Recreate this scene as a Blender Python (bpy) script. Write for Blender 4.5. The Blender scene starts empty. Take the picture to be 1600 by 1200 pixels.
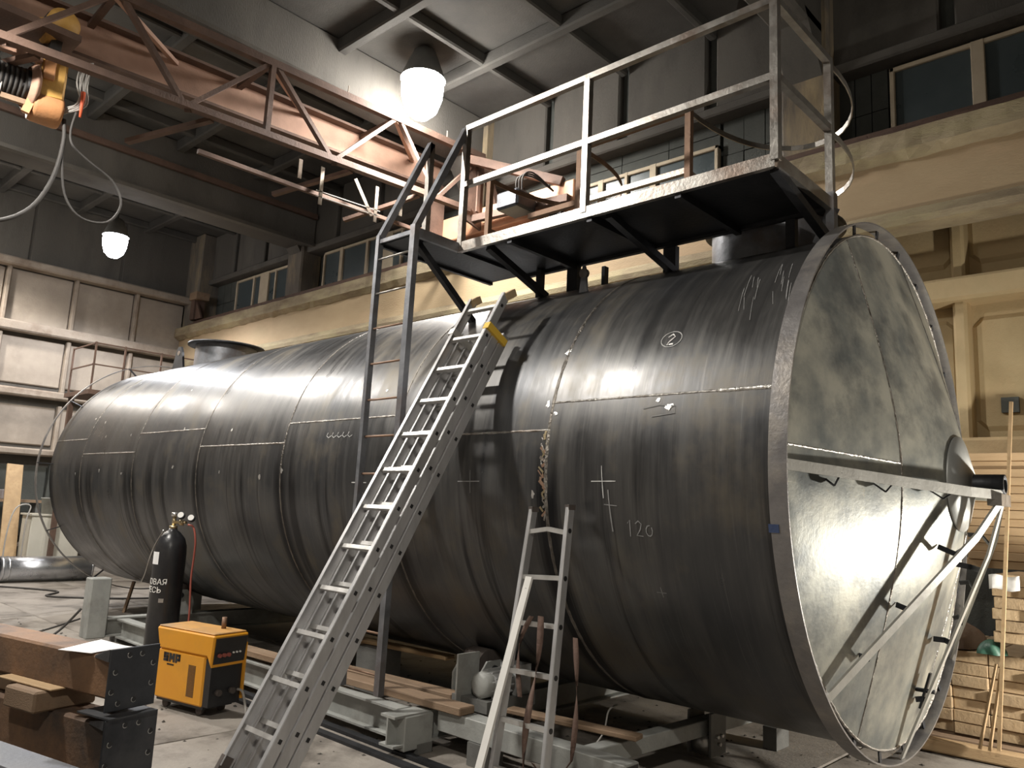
import bpy, math, random
from mathutils import Vector, Matrix
random.seed(7)
PI = math.pi
scene = bpy.context.scene
col = scene.collection

# ------------------------------------------------------------------ camera
def make_camera():
    f, yaw, pitch, roll = 1228.65, 0.75298, 0.16105, 0.04843
    fw = Vector((-math.sin(yaw) * math.cos(pitch), math.cos(yaw) * math.cos(pitch), math.sin(pitch)))
    r = fw.cross(Vector((0, 0, 1))).normalized(); u = r.cross(fw)
    r2 = math.cos(roll) * r + math.sin(roll) * u
    u2 = -math.sin(roll) * r + math.cos(roll) * u
    m = Matrix((r2, u2, -fw)).transposed().to_4x4()
    m.translation = Vector((1.57, -5.048, 1.549))
    cd = bpy.data.cameras.new('camera'); cd.sensor_width = 36; cd.lens = f * 36 / 1600
    cd.clip_start = .05; cd.clip_end = 100
    o = bpy.data.objects.new('camera', cd); col.objects.link(o); o.matrix_world = m
    scene.camera = o
make_camera()

# ------------------------------------------------------------------ world, exposure
w = bpy.data.worlds.new('hall_air'); scene.world = w; w.use_nodes = True
w.node_tree.nodes['Background'].inputs[0].default_value = (.5, .55, .65, 1)
w.node_tree.nodes['Background'].inputs[1].default_value = .004
scene.view_settings.view_transform = 'Standard'; scene.view_settings.look = 'None'
scene.view_settings.gamma = 1; scene.view_settings.use_curve_mapping = False
scene.view_settings.exposure = 0.5
# lamp settings: place, bulb size, watts, colour; the lamps are built with the objects
LAMPS = dict(bridge=((-6.05, 1.07, 7.02), 520, (1, .96, .9)), far=((-13.5, .08, 6.15), 380, (.95, .96, 1)),
             aisle=((-5.0, -4.9, 6.75), 960, (1, .95, .87)), aisle2=((-9.9, -3.0, 6.75), 760, (1, .95, .88)),
             aisle3=((-15.0, -2.5, 6.5), 420, (1, .93, .84)),
             added_fill=((3.2, -7.2, 6.75), 520, (1, .93, .82)), work=((2.05, 1.15, 1.1), 270, (1, .95, .85)))

# ------------------------------------------------------------------ helpers
OFF = {}
class MB:
    def __init__(s): s.v = []; s.f = []; s.sm = []
    def add(s, vs, fs, smooth=False):
        b = len(s.v); s.v += [Vector(p) for p in vs]
        for q in fs: s.f.append([b + i for i in q]); s.sm.append(smooth)
        return s
    def box(s, x0, x1, y0, y1, z0, z1):
        vs = [(x, y, z) for z in (z0, z1) for y in (y0, y1) for x in (x0, x1)]
        return s.add(vs, [(0, 2, 3, 1), (4, 5, 7, 6), (0, 1, 5, 4), (2, 6, 7, 3), (0, 4, 6, 2), (1, 3, 7, 5)])
    def cbox(s, c, d, rz=0, M=None):
        R = M if M else Matrix.Rotation(rz, 3, 'Z'); c = Vector(c)
        vs = [c + R @ Vector((x * d[0] / 2, y * d[1] / 2, z * d[2] / 2)) for z in (-1, 1) for y in (-1, 1) for x in (-1, 1)]
        return s.add(vs, [(0, 2, 3, 1), (4, 5, 7, 6), (0, 1, 5, 4), (2, 6, 7, 3), (0, 4, 6, 2), (1, 3, 7, 5)])
    def bar(s, a, b, wd, ht, up=(0, 0, 1)):
        a = Vector(a); b = Vector(b); d = (b - a).normalized(); up = Vector(up)
        if abs(d.dot(up)) > .98: up = Vector((0, 1, 0))
        sd = d.cross(up).normalized(); u = sd.cross(d)
        vs = [p + sd * i * wd / 2 + u * j * ht / 2 for p in (a, b) for (i, j) in ((-1, -1), (1, -1), (1, 1), (-1, 1))]
        return s.add(vs, [(3, 2, 1, 0), (4, 5, 6, 7), (0, 1, 5, 4), (1, 2, 6, 5), (2, 3, 7, 6), (3, 0, 4, 7)])
    def angle(s, a, b, wd, t=.008, up=(0, 0, 1), flip=1):
        a = Vector(a); b = Vector(b); d = (b - a).normalized(); up = Vector(up)
        if abs(d.dot(up)) > .98: up = Vector((0, 1, 0))
        sd = d.cross(up).normalized() * flip; u = sd.cross(d) * flip
        o1 = u * (wd / 2); o2 = sd * (wd / 2)
        s.bar(a + o2, b + o2, t, wd, up); s.bar(a - o1 * 1.0, b - o1 * 1.0, wd, t, up)
        return s
    def tube(s, pts, r, n=8, closed=False, cap=True):
        P = [Vector(p) for p in pts]
        if 4 <= len(P) <= 12 and not closed and r > .004:          # soften the bends
            E = [P[0]] + P + [P[-1]]; Q = []
            for i in range(1, len(E) - 2):
                a, b, c, d = E[i - 1:i + 3]
                for j in range(5):
                    t = j / 5; Q.append(.5 * (2 * b + (c - a) * t + (2 * a - 5 * b + 4 * c - d) * t * t + (3 * b - a - 3 * c + d) * t ** 3))
            P = Q + [P[-1]]
        k = len(P); rs = r if isinstance(r, (list, tuple)) else [r] * k
        rings = []; up = None; vs = []; fs = []
        for i in range(k):
            if closed: t = (P[(i + 1) % k] - P[i - 1]).normalized()
            else: t = (P[min(i + 1, k - 1)] - P[max(i - 1, 0)]).normalized()
            if up is None:
                up = Vector((0, 0, 1)) if abs(t.z) < .9 else Vector((1, 0, 0))
            sd = t.cross(up)
            if sd.length < 1e-4: sd = t.cross(Vector((.3, 1, .2)))
            sd.normalize(); up = sd.cross(t).normalized()
            for j in range(n):
                a = 2 * PI * j / n
                vs.append(P[i] + rs[i] * (math.cos(a) * sd + math.sin(a) * up))
        m = k if closed else k - 1
        for i in range(m):
            for j in range(n):
                a = i * n + j; b = i * n + (j + 1) % n; c = ((i + 1) % k) * n + (j + 1) % n; d = ((i + 1) % k) * n + j
                fs.append((a, b, c, d))
        s.add(vs, fs, True)
        if cap and not closed:
            b0 = len(s.v) - k * n
            s.f.append([b0 + j for j in range(n - 1, -1, -1)]); s.sm.append(False)
            s.f.append([b0 + (k - 1) * n + j for j in range(n)]); s.sm.append(False)
        return s
    def cyl(s, a, b, r0, r1=None, n=20): 
        return s.tube([a, b], [r0, r0 if r1 is None else r1], n)
    def lathe(s, c, prof, n=28, axis='Z'):
        vs = []; fs = []; c = Vector(c)
        for (rr, h) in prof:
            for j in range(n):
                a = 2 * PI * j / n; p = (rr * math.cos(a), rr * math.sin(a), h)
                if axis == 'X': p = (h, p[0], p[1])
                if axis == 'Y': p = (p[1], h, p[0])
                vs.append(c + Vector(p))
        k = len(prof)
        for i in range(k - 1):
            for j in range(n): fs.append((i * n + j, i * n + (j + 1) % n, (i + 1) * n + (j + 1) % n, (i + 1) * n + j))
        return s.add(vs, fs, True)
    def prism(s, poly, ax, t0, t1):
        n = len(poly)
        def P(p, t): return {'x': (t, p[0], p[1]), 'y': (p[0], t, p[1]), 'z': (p[0], p[1], t)}[ax]
        vs = [P(p, t) for t in (t0, t1) for p in poly]
        fs = [tuple(range(n - 1, -1, -1)), tuple(range(n, 2 * n))] + [(i, (i + 1) % n, n + (i + 1) % n, n + i) for i in range(n)]
        return s.add(vs, fs)
    def grid(s, fn, nu, nv, smooth=True):
        vs = [fn(i / nu, j / nv) for i in range(nu + 1) for j in range(nv + 1)]
        fs = [(i * (nv + 1) + j, (i + 1) * (nv + 1) + j, (i + 1) * (nv + 1) + j + 1, i * (nv + 1) + j + 1) for i in range(nu) for j in range(nv)]
        return s.add(vs, fs, smooth)
    def mesh(s, name, off=Vector((0, 0, 0))):
        m = bpy.data.meshes.new(name)
        m.from_pydata([tuple(p - off) for p in s.v], [], s.f)
        m.polygons.foreach_set('use_smooth', s.sm); m.validate(); m.update()
        return m
    def build(s, name, mat, parent=None, origin=None, bevel=0):
        if parent is not None: off = OFF[parent.name]
        elif origin is not None: off = Vector(origin)
        else:
            lo = [min(p[i] for p in s.v) for i in range(3)]; hi = [max(p[i] for p in s.v) for i in range(3)]
            off = Vector(((lo[0] + hi[0]) / 2, (lo[1] + hi[1]) / 2, lo[2]))
        me = s.mesh(name, off)
        o = bpy.data.objects.new(name, me); col.objects.link(o); me.materials.append(mat)
        if parent is not None: o.parent = parent
        else: o.location = off
        OFF[o.name] = off
        if bevel:
            b = o.modifiers.new('edge', 'BEVEL'); b.width = bevel; b.segments = 1; b.limit_method = 'ANGLE'
        return o
def tag(o, label, cat, group=None):
    o['label'] = label; o['category'] = cat
    if group: o['group'] = group
    return o
def thing(name, label, cat, loc, group=None):
    o = bpy.data.objects.new(name, None); col.objects.link(o); o.location = loc; o.empty_display_size = .1
    OFF[o.name] = Vector(loc); return tag(o, label, cat, group)
def struct(o): o['kind'] = 'structure'; return o

# ------------------------------------------------------------------ materials
def mat(name, c1, c2, scale=4, rough=.7, metal=0, bump=.15, stretch=(1, 1, 1), c3=None, c3amt=.5, c3scale=1.2, rvar=.12, spec=.5, fine=40, bdist=.02, contrast=.25):
    m = bpy.data.materials.new(name); m.use_nodes = True; nt = m.node_tree; N = nt.nodes; L = nt.links
    bs = N['Principled BSDF']; bs.inputs['Metallic'].default_value = metal
    tc = N.new('ShaderNodeTexCoord'); oi = N.new('ShaderNodeObjectInfo')
    mp = N.new('ShaderNodeMapping'); mp.inputs['Scale'].default_value = stretch
    mu = N.new('ShaderNodeMath'); mu.operation = 'MULTIPLY'; mu.inputs[1].default_value = 37.0
    L.new(oi.outputs['Random'], mu.inputs[0]); L.new(mu.outputs[0], mp.inputs['Location'])
    L.new(tc.outputs['Object'], mp.inputs['Vector'])
    def noise(sc, det=6, rg=.6, vec=mp.outputs[0]):
        n = N.new('ShaderNodeTexNoise'); n.inputs['Scale'].default_value = sc; n.inputs['Detail'].default_value = det
        n.inputs['Roughness'].default_value = rg; L.new(vec, n.inputs['Vector']); return n
    n1 = noise(scale)
    r1 = N.new('ShaderNodeValToRGB'); e = r1.color_ramp.elements
    e[0].position = .5 - contrast; e[0].color = (*c1, 1); e[1].position = .5 + contrast; e[1].color = (*c2, 1)
    L.new(n1.outputs['Fac'], r1.inputs['Fac']); out = r1.outputs['Color']
    if c3:
        n2 = noise(c3scale, 8, .65)
        r2 = N.new('ShaderNodeValToRGB'); e = r2.color_ramp.elements
        e[0].position = .48; e[0].color = (0, 0, 0, 1); e[1].position = .66; e[1].color = (c3amt,) * 3 + (1,)
        L.new(n2.outputs['Fac'], r2.inputs['Fac'])
        mx = N.new('ShaderNodeMixRGB'); L.new(r2.outputs['Color'], mx.inputs['Fac']); L.new(out, mx.inputs['Color1'])
        mx.inputs['Color2'].default_value = (*c3, 1); out = mx.outputs['Color']
    L.new(out, bs.inputs['Base Color'])
    n3 = noise(fine, 4, .6)
    mr = N.new('ShaderNodeMapRange'); mr.inputs['To Min'].default_value = max(.02, rough - rvar); mr.inputs['To Max'].default_value = min(1, rough + rvar)
    L.new(n1.outputs['Fac'], mr.inputs['Value']); L.new(mr.outputs[0], bs.inputs['Roughness'])
    bs.inputs['Specular IOR Level'].default_value = spec
    if bump:
        b = N.new('ShaderNodeBump'); b.inputs['Strength'].default_value = bump; b.inputs['Distance'].default_value = bdist
        L.new(n3.outputs['Fac'], b.inputs['Height']); L.new(b.outputs[0], bs.inputs['Normal'])
    return m
def emis(name, c, s):
    m = bpy.data.materials.new(name); m.use_nodes = True; b = m.node_tree.nodes['Principled BSDF']
    b.inputs['Base Color'].default_value = (*c, 1); b.inputs['Emission Color'].default_value = (*c, 1); b.inputs['Emission Strength'].default_value = s
    return m
M = {}
M['concrete'] = mat('stained_concrete', (.075, .07, .063), (.16, .148, .13), 1.6, .9, 0, .3, (1.6, 1.6, .5), (.06, .055, .05), .7, .8)
M['ceiling'] = mat('sooty_concrete', (.05, .048, .045), (.105, .10, .09), 1.3, .92, 0, .25, (1, 1, 1), (.045, .04, .036), .6, .7)
M['infill_shade'] = mat('dark_infill_and_shade', (.05, .055, .05), (.10, .105, .095), 2.5, .85, 0, .3)  # dark infill; its colour also stands in for shade low on the walls
M['leftpanel'] = mat('pale_plaster', (.28, .24, .20), (.47, .41, .345), 1.1, .88, 0, .2, (1, 1, 1), (.22, .19, .16), .6, .9)
M['leftrib'] = mat('pale_rib', (.25, .21, .17), (.42, .36, .30), 2, .88, 0, .25, (1, 1, 1), (.14, .09, .06), .6, 1.6)
M['yellow'] = mat('ochre_paint', (.36, .27, .14), (.52, .41, .24), 1.5, .8, 0, .25, (1, 1, .7), (.5, .36, .2), .7, 1.3)
M['yellow2'] = mat('ochre_beam_paint', (.40, .29, .17), (.52, .40, .25), 1.2, .8, 0, .25, (.6, 1, 1.5), (.56, .40, .25), .7, 1.1)
M['flange'] = mat('flaking_whitewash', (.20, .15, .10), (.55, .46, .30), 2.2, .9, 0, .5, (.6, 1, 2), (.50, .44, .25), .6, 2.0, bdist=.04)
M['pillar'] = mat('peeling_pillar', (.13, .115, .095), (.22, .19, .16), 3, .9, 0, .4, (2.2, 2.2, .5), (.45, .35, .21), .9, .9)
M['rust'] = mat('red_brown_steel', (.095, .058, .043), (.17, .105, .078), 5, .75, .1, .25, (1, 1, 1), (.07, .045, .035), .6, 2)
M['web'] = mat('primer_red_web', (.38, .225, .16), (.52, .33, .24), 2.5, .7, .05, .15, (1, 1, 1), (.24, .15, .11), .5, 1.2)
M['darksteel'] = mat('dark_steel', (.028, .03, .034), (.07, .072, .08), 7, .5, .65, .12)
M['bluesteel'] = mat('blue_grey_steel', (.17, .18, .20), (.30, .31, .335), 9, .42, .55, .1, (1, 1, 1), (.13, .075, .05), .5, 3)
M['railsteel'] = mat('bare_tube_steel', (.25, .235, .215), (.42, .40, .37), 9, .38, .8, .1, (1, 1, 1), (.2, .12, .08), .6, 2.4)
M['rustrod'] = mat('rusty_rod', (.2, .12, .08), (.34, .22, .15), 12, .6, .4, .2)
M['alu'] = mat('aluminium', (.46, .46, .47), (.66, .66, .67), 9, .40, .55, .06, (1, 1, .3), (.3, .29, .28), .5, 2.2)
M['alubright'] = mat('aluminium_rung', (.62, .61, .59), (.8, .79, .77), 14, .4, .7, .06)
M['rubber'] = mat('grey_rubber', (.06, .05, .045), (.12, .10, .09), 8, .8)
M['glass'] = mat('dusty_pane', (.05, .065, .07), (.085, .105, .11), 1.5, .3, 0, .03)
M['frame'] = mat('cream_window_paint', (.46, .38, .27), (.60, .51, .38), 5, .75, 0, .2)
M['floor'] = mat('floor_concrete', (.24, .215, .19), (.38, .345, .305), 1.8, .8, 0, .3, (1, 1, 1), (.10, .085, .07), .9, 1.6, bdist=.015)
M['floorgap'] = mat('joint_dirt', (.05, .045, .04), (.09, .08, .07), 6, .95)
M['paintgrey'] = mat('pale_grey_paint', (.30, .31, .30), (.42, .43, .41), 5, .6, 0, .15, (1, 1, 1), (.18, .17, .15), .6, 2.4)
M['paintdark'] = mat('oily_grey_paint', (.12, .12, .115), (.2, .2, .19), 5, .6, 0, .15)
M['wood'] = mat('sawn_wood', (.42, .28, .15), (.60, .43, .25), 3, .75, 0, .25, (.4, 6, 6), (.3, .2, .11), .5, 1.5)
M['woodend'] = mat('sawn_board_end', (.40, .28, .16), (.56, .42, .26), 6, .8, 0, .25, (1, 1, 1), (.26, .19, .12), .6, 2)
M['woodold'] = mat('old_plank', (.22, .14, .085), (.38, .27, .18), 3, .8, 0, .3, (.5, 6, 6), (.13, .09, .06), .5, 1.5)
M['orange'] = mat('orange_enamel', (.78, .33, .02), (.86, .40, .03), 3, .38, 0, .03, (1, 1, 1), (.5, .22, .04), .35, 3)
M['dustorange'] = mat('dusty_orange_lid', (.5, .27, .09), (.66, .36, .10), 5, .65, 0, .1, (1, 1, 1), (.3, .21, .13), .7, 4)
M['black'] = mat('black_enamel', (.012, .012, .014), (.03, .03, .032), 7, .42, 0, .05)
M['bottle'] = mat('black_bottle_paint', (.013, .014, .016), (.03, .03, .033), 5, .33, .1, .08, (1, 1, 1), (.06, .055, .05), .4, 3)
M['white'] = mat('white_paint', (.75, .74, .71), (.85, .84, .81), 4, .6, 0, .03)
M['paper'] = mat('paper', (.85, .85, .86), (.93, .93, .93), 6, .8, 0, .02)
M['cab'] = mat('cream_cabinet', (.62, .60, .52), (.74, .72, .64), 2, .6, 0, .05, (1, 1, 1), (.45, .42, .36), .4, 2)
M['galv'] = mat('galvanised_sheet', (.46, .48, .52), (.66, .68, .72), 5, .3, .9, .04)
M['beamrust'] = mat('rusted_box_section', (.11, .075, .055), (.33, .185, .10), 3, .7, .2, .2, (1, 1, 1), (.055, .05, .048), .85, 1.7)
M['plate'] = mat('mill_scale_plate', (.04, .043, .05), (.09, .095, .105), 4, .48, .6, .1, (1, 1, 1), (.13, .13, .135), .5, 2)
M['hoisty'] = mat('hoist_yellow', (.55, .30, .07), (.70, .42, .12), 6, .6, 0, .15, (1, 1, 1), (.28, .17, .08), .6, 4)
M['hoisto'] = mat('hoist_primer_orange', (.48, .22, .09), (.6, .3, .13), 6, .65, 0, .15, (1, 1, 1), (.25, .13, .07), .6, 3)
M['cable'] = mat('cable_rubber', (.03, .027, .026), (.07, .065, .06), 10, .7)
M['greycable'] = mat('grey_cable', (.35, .34, .32), (.5, .48, .45), 10, .6)
M['hose'] = mat('red_hose', (.32, .08, .06), (.42, .12, .09), 8, .5)
M['brass'] = mat('brass', (.45, .36, .22), (.6, .5, .32), 10, .35, .9)
M['steelbright'] = mat('bright_steel', (.55, .54, .52), (.75, .74, .72), 12, .3, .9, .1)
M['weld'] = mat('weld_bead', (.17, .155, .14), (.50, .48, .45), 30, .4, .8, .6, (1, 1, 1), (.17, .12, .085), .6, 3)
M['welddark'] = mat('dull_weld_bead', (.06, .056, .05), (.22, .20, .18), 26, .45, .8, .6, (1, 1, 1), (.36, .33, .29), .6, 2.2)
M['weldfresh'] = mat('fresh_weld_bead', (.5, .48, .45), (.85, .83, .8), 45, .3, .8, .6)
M['chalk'] = mat('chalk', (.42, .43, .43), (.62, .62, .61), 30, .9, 0, 0)
M['chalkfaint'] = mat('faint_chalk', (.2, .2, .2), (.3, .3, .3), 30, .9, 0, 0)
M['ground'] = mat('ground_bright_patch', (.6, .59, .57), (.85, .84, .82), 30, .3, .8, .3)
M['strap'] = mat('webbing_strap', (.12, .075, .06), (.19, .125, .10), 25, .85, 0, .3)
M['orangeplate'] = mat('salmon_truck_paint', (.55, .27, .15), (.66, .36, .22), 3, .65, 0, .1, (1, 1, 1), (.4, .2, .12), .5, 2)
M['motor'] = mat('motor_grey', (.36, .37, .37), (.5, .51, .51), 7, .5, .1, .1)
M['red'] = mat('red_tag', (.8, .13, .06), (.9, .18, .08), 8, .5)
M['cloth'] = mat('dusty_cloth', (.22, .2, .2), (.33, .3, .29), 5, .9, 0, .3)
M['green'] = mat('green_plastic', (.03, .10, .07), (.06, .16, .11), 5, .5)
M['yellowclip'] = mat('yellow_plastic', (.8, .5, .05), (.88, .58, .08), 5, .45)
M['sack'] = mat('brown_sack', (.16, .11, .08), (.26, .19, .14), 5, .9, 0, .4)

def tank_mat():
    m = bpy.data.materials.new('mill_scale_shell'); m.use_nodes = True; nt = m.node_tree; N = nt.nodes; L = nt.links
    bs = N['Principled BSDF']
    tc = N.new('ShaderNodeTexCoord')
    def mapping(sc, loc=(0, 0, 0)):
        q = N.new('ShaderNodeMapping'); q.inputs['Scale'].default_value = sc; q.inputs['Location'].default_value = loc
        L.new(tc.outputs['Object'], q.inputs['Vector']); return q.outputs[0]
    def noise(vec, sc, det=6, rg=.6):
        n = N.new('ShaderNodeTexNoise'); n.inputs['Scale'].default_value = sc; n.inputs['Detail'].default_value = det; n.inputs['Roughness'].default_value = rg
        L.new(vec, n.inputs['Vector']); return n.outputs['Fac']
    def ramp(fac, p0, c0, p1, c1):
        r = N.new('ShaderNodeValToRGB'); e = r.color_ramp.elements
        e[0].position = p0; e[0].color = (*c0, 1) if len(c0) == 3 else c0; e[1].position = p1; e[1].color = (*c1, 1)
        L.new(fac, r.inputs['Fac']); return r.outputs['Color']
    def math_(op, a, b):
        q = N.new('ShaderNodeMath'); q.operation = op
        for i, x in enumerate((a, b)):
            if isinstance(x, (int, float)): q.inputs[i].default_value = x
            else: L.new(x, q.inputs[i])
        return q.outputs[0]
    def mix(fac, a, b):
        q = N.new('ShaderNodeMixRGB')
        if isinstance(fac, (int, float)): q.inputs[0].default_value = fac
        else: L.new(fac, q.inputs[0])
        for i, x in ((1, a), (2, b)):
            if isinstance(x, tuple): q.inputs[i].default_value = (*x, 1)
            else: L.new(x, q.inputs[i])
        return q.outputs[0]
    broad = noise(mapping((.9, .35, .35)), 1.6, 5, .55)
    streak = noise(mapping((9, .5, .5)), 1.8, 7, .65)
    fine = noise(mapping((55, 1.2, 1.2)), 1.5, 4, .6)
    patch = noise(mapping((1.6, 1.3, 1.3), (3, 1, 4)), 1.1, 7, .65)
    base = ramp(streak, .22, (.07, .07, .074), .8, (.155, .152, .146))
    base = mix(ramp(broad, .42, (0, 0, 0), .62, (.8, .8, .8)), base, (.058, .062, .07))
    base = mix(ramp(patch, .52, (0, 0, 0), .68, (.7, .7, .7)), base, (.165, .145, .112))
    base = mix(ramp(fine, .58, (0, 0, 0), .8, (.22, .22, .22)), base, (.30, .295, .28))
    at = N.new('ShaderNodeAttribute'); at.attribute_name = 'edge'
    # oily run-off beside the girth seams, ragged, starting at the side of the shell
    sx = N.new('ShaderNodeSeparateXYZ'); L.new(tc.outputs['Object'], sx.inputs[0])
    low = ramp(math_('ADD', sx.outputs['Z'], math_('MULTIPLY', streak, .5)), .0, (1, 1, 1), .02, (0, 0, 0))
    lowr = N.new('ShaderNodeMapRange'); lowr.inputs['From Min'].default_value = 2.25; lowr.inputs['From Max'].default_value = 1.85
    L.new(math_('ADD', sx.outputs['Z'], math_('MULTIPLY', streak, .35)), lowr.inputs['Value'])
    er = N.new('ShaderNodeMapRange'); er.inputs['From Min'].default_value = .125; er.inputs['From Max'].default_value = .05
    L.new(math_('ADD', at.outputs['Fac'], math_('MULTIPLY', math_('SUBTRACT', fine, .5), .08)), er.inputs['Value'])
    stain = math_('MULTIPLY', lowr.outputs[0], er.outputs[0])
    drip = math_('MULTIPLY', lowr.outputs[0], ramp(noise(mapping((3.2, .12, .12), (7, 0, 0)), 1.9, 5, .6), .54, (0, 0, 0), .62, (.9, .9, .9)))
    base = mix(math_('MAXIMUM', stain, drip), base, (.018, .018, .02))
    L.new(base, bs.inputs['Base Color'])
    bs.inputs['Metallic'].default_value = .72
    rr = N.new('ShaderNodeMapRange'); rr.inputs['To Min'].default_value = .22; rr.inputs['To Max'].default_value = .58
    rr.inputs['From Min'].default_value = .32; rr.inputs['From Max'].default_value = .68
    L.new(math_('ADD', math_('MULTIPLY', streak, .35), math_('MULTIPLY', patch, .65)), rr.inputs['Value']); L.new(rr.outputs[0], bs.inputs['Roughness'])
    b = N.new('ShaderNodeBump'); b.inputs['Strength'].default_value = .07; b.inputs['Distance'].default_value = .012
    L.new(math_('ADD', streak, math_('MULTIPLY', patch, 1.2)), b.inputs['Height']); L.new(b.outputs[0], bs.inputs['Normal'])
    return m
M['shell'] = tank_mat()
M['cone'] = mat('grey_green_head_plate', (.20, .215, .21), (.44, .43, .37), 3.0, .40, .36, .05, (1, 1, 1), (.10, .11, .115), .8, 2.6, rvar=.12, contrast=.13)
M['ringflat'] = mat('scaly_flat_bar', (.17, .162, .165), (.29, .28, .275), 6, .42, .5, .12, (1, 1, 1), (.42, .38, .33), .5, 5)
M['spoke'] = mat('pale_flat_bar', (.40, .39, .36), (.55, .54, .50), 6, .45, .25, .1)
M['bluetape'] = mat('blue_tape', (.03, .05, .12), (.05, .08, .17), 9, .6)
M['disc'] = mat('clean_plate', (.36, .37, .36), (.48, .49, .48), 5, .5, .4, .05)

# ------------------------------------------------------------------ hall: floor
XL, XR, YB, YF, ZC = -16.4, 6.0, 3.35, -10.0, 7.6
floor = struct(MB().box(XL, XR, YF, YB, -.2, -.03).build('floor', M['floorgap'], origin=(0, 0, -.2)))
ys = [YF] + [-9.1 + 1.5 * i for i in range(9)] + [YB]
xs = [XL] + [-15.5 + 2.98 * i for i in range(8)] + [XR]
for j in range(len(ys) - 1):
    for i in range(len(xs) - 1):
        g = .009; dz = random.uniform(-.004, 0)
        MB().box(xs[i] + g, xs[i + 1] - g, ys[j] + g, ys[j + 1] - g, -.03, dz).build('floor_slab', M['floor'], floor, bevel=.008)
# flat track rails let into the floor
for y in (-1.72, -1.58, 1.55):
    MB().box(-5.4, 1.2, y - .03, y + .03, -.003, .02).build('floor_rail', M['darksteel'], floor)

# grit and small scale lying about
def grit():
    mb = MB(); rnd = random.Random(4)
    for k in range(420):
        if k < 230: x, y = rnd.uniform(-6, 1.2), rnd.uniform(-1.5, 1.4)
        else: x, y = rnd.uniform(-12, -1.9), rnd.uniform(-2.9, -1.75)
        q = rnd.uniform(.006, .022); a = rnd.uniform(0, 6); h = q * rnd.uniform(.3, .7)
        b = [(x + q * rnd.uniform(.6, 1.2) * math.cos(a + t * 1.57), y + q * rnd.uniform(.6, 1.2) * math.sin(a + t * 1.57), .0) for t in range(4)]
        mb.add(b + [(x, y, h)], [(0, 1, 4), (1, 2, 4), (2, 3, 4), (3, 0, 4), (3, 2, 1, 0)])
    return mb
gr_ = tag(grit().build('floor_grit', M['floorgap'], origin=(0, 0, 0)), 'dark grit and flakes of scale scattered over the floor slabs', 'grit'); gr_['kind'] = 'stuff'

# ------------------------------------------------------------------ hall: back wall
wb = struct(MB().box(XL - .3, XR, YB, YB + .3, 0, ZC).build('wall_back', M['infill_shade'], origin=(-5, YB, 0)))
cols_x = [-11.95, -6.95, -1.68, 3.4]
xj = [-4.22 - 1.31 * k for k in range(-8, 10)]
xj = sorted(x for x in xj if XL < x < XR)
for a, b in zip([XL] + xj, xj + [XR]):
    MB().box(a + .07, b - .07, 3.06, YB, 6.52, ZC).build('wall_panel', M['concrete'], wb, bevel=.02)
MB().box(XL, XR, 3.16, YB, 6.5, ZC).build('panel_backing', M['infill_shade'], wb)
MB().box(XL, XR, 2.98, YB, 6.40, 6.52).build('lintel', M['concrete'], wb, bevel=.02)
MB().box(XL, XR, 3.05, YB, 5.30, 5.52).build('sill', M['concrete'], wb, bevel=.02)
for x in cols_x:
    MB().box(x - .27, x + .27, 2.9, YB, 5.3, ZC).build('pillar', M['pillar'], wb, bevel=.03)
    MB().box(x - .25, x + .25, 3.0, YB, 2.42, 4.5).build('pillar', M['yellow'], wb, bevel=.03)
MB().box(XL, -15.75, 2.75, YB, 0, ZC).build('corner_pillar', M['pillar'], wb, bevel=.03)
# lower ribbed panels
def ribbed(parent, ribs, rows, yf, yr, mp, mr, ledges):
    for (z0, z1) in rows:
        for a, b in zip(ribs[:-1], ribs[1:]):
            mb = MB(); c = .1; x0, x1 = a + .06, b - .06
            poly = [(x0 + c, z0), (x1 - c, z0), (x1, z0 + c), (x1, z1 - c), (x1 - c, z1), (x0 + c, z1), (x0, z1 - c), (x0, z0 + c)]
            q = .045; pin = [(min(max(px, x0 + q), x1 - q), min(max(pz, z0 + q), z1 - q)) for px, pz in poly]
            n = 8
            vs = [(p[0], yr - .0, p[1]) for p in poly] + [(p[0], yr - .03, p[1]) for p in pin]
            mb.add(vs, [(i, (i + 1) % n, n + (i + 1) % n, n + i) for i in range(n)] + [tuple(range(n, 2 * n))])
            mb.build('wall_panel', mp, parent)
    for x in ribs:
        MB().box(x - .06, x + .06, yf, YB, rows[0][0] - .1, rows[-1][1] + .1).build('wall_rib', mr, parent, bevel=.025)
    for (z0, z1, y) in ledges:
        MB().box(XL, XR, y, YB, z0, z1).build('wall_ledge', mr, parent, bevel=.03)
MB().box(XL, XR, 3.3, YB + .01, 2.3, 4.6).build('panel_backing', M['yellow'], wb)
MB().box(XL, XR, 3.12, YB + .01, 0, 2.25).build('plinth', M['infill_shade'], wb)  # shade on the wall behind and under the tank, put into the colour
ribs = [-.3 + 1.27 * k for k in range(-12, 5)]
ribbed(wb, ribs, [(2.5, 3.6), (4.12, 5.2)], 3.1, 3.3, M['yellow'], M['yellow'], [(3.72, 3.95, 3.0), (2.22, 2.42, 3.02)])
tag_plate = MB().box(-.02, .12, 3.22, 3.262, 2.66, 2.8); tag_plate.build('wall_patch', M['infill_shade'], wb)

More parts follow.
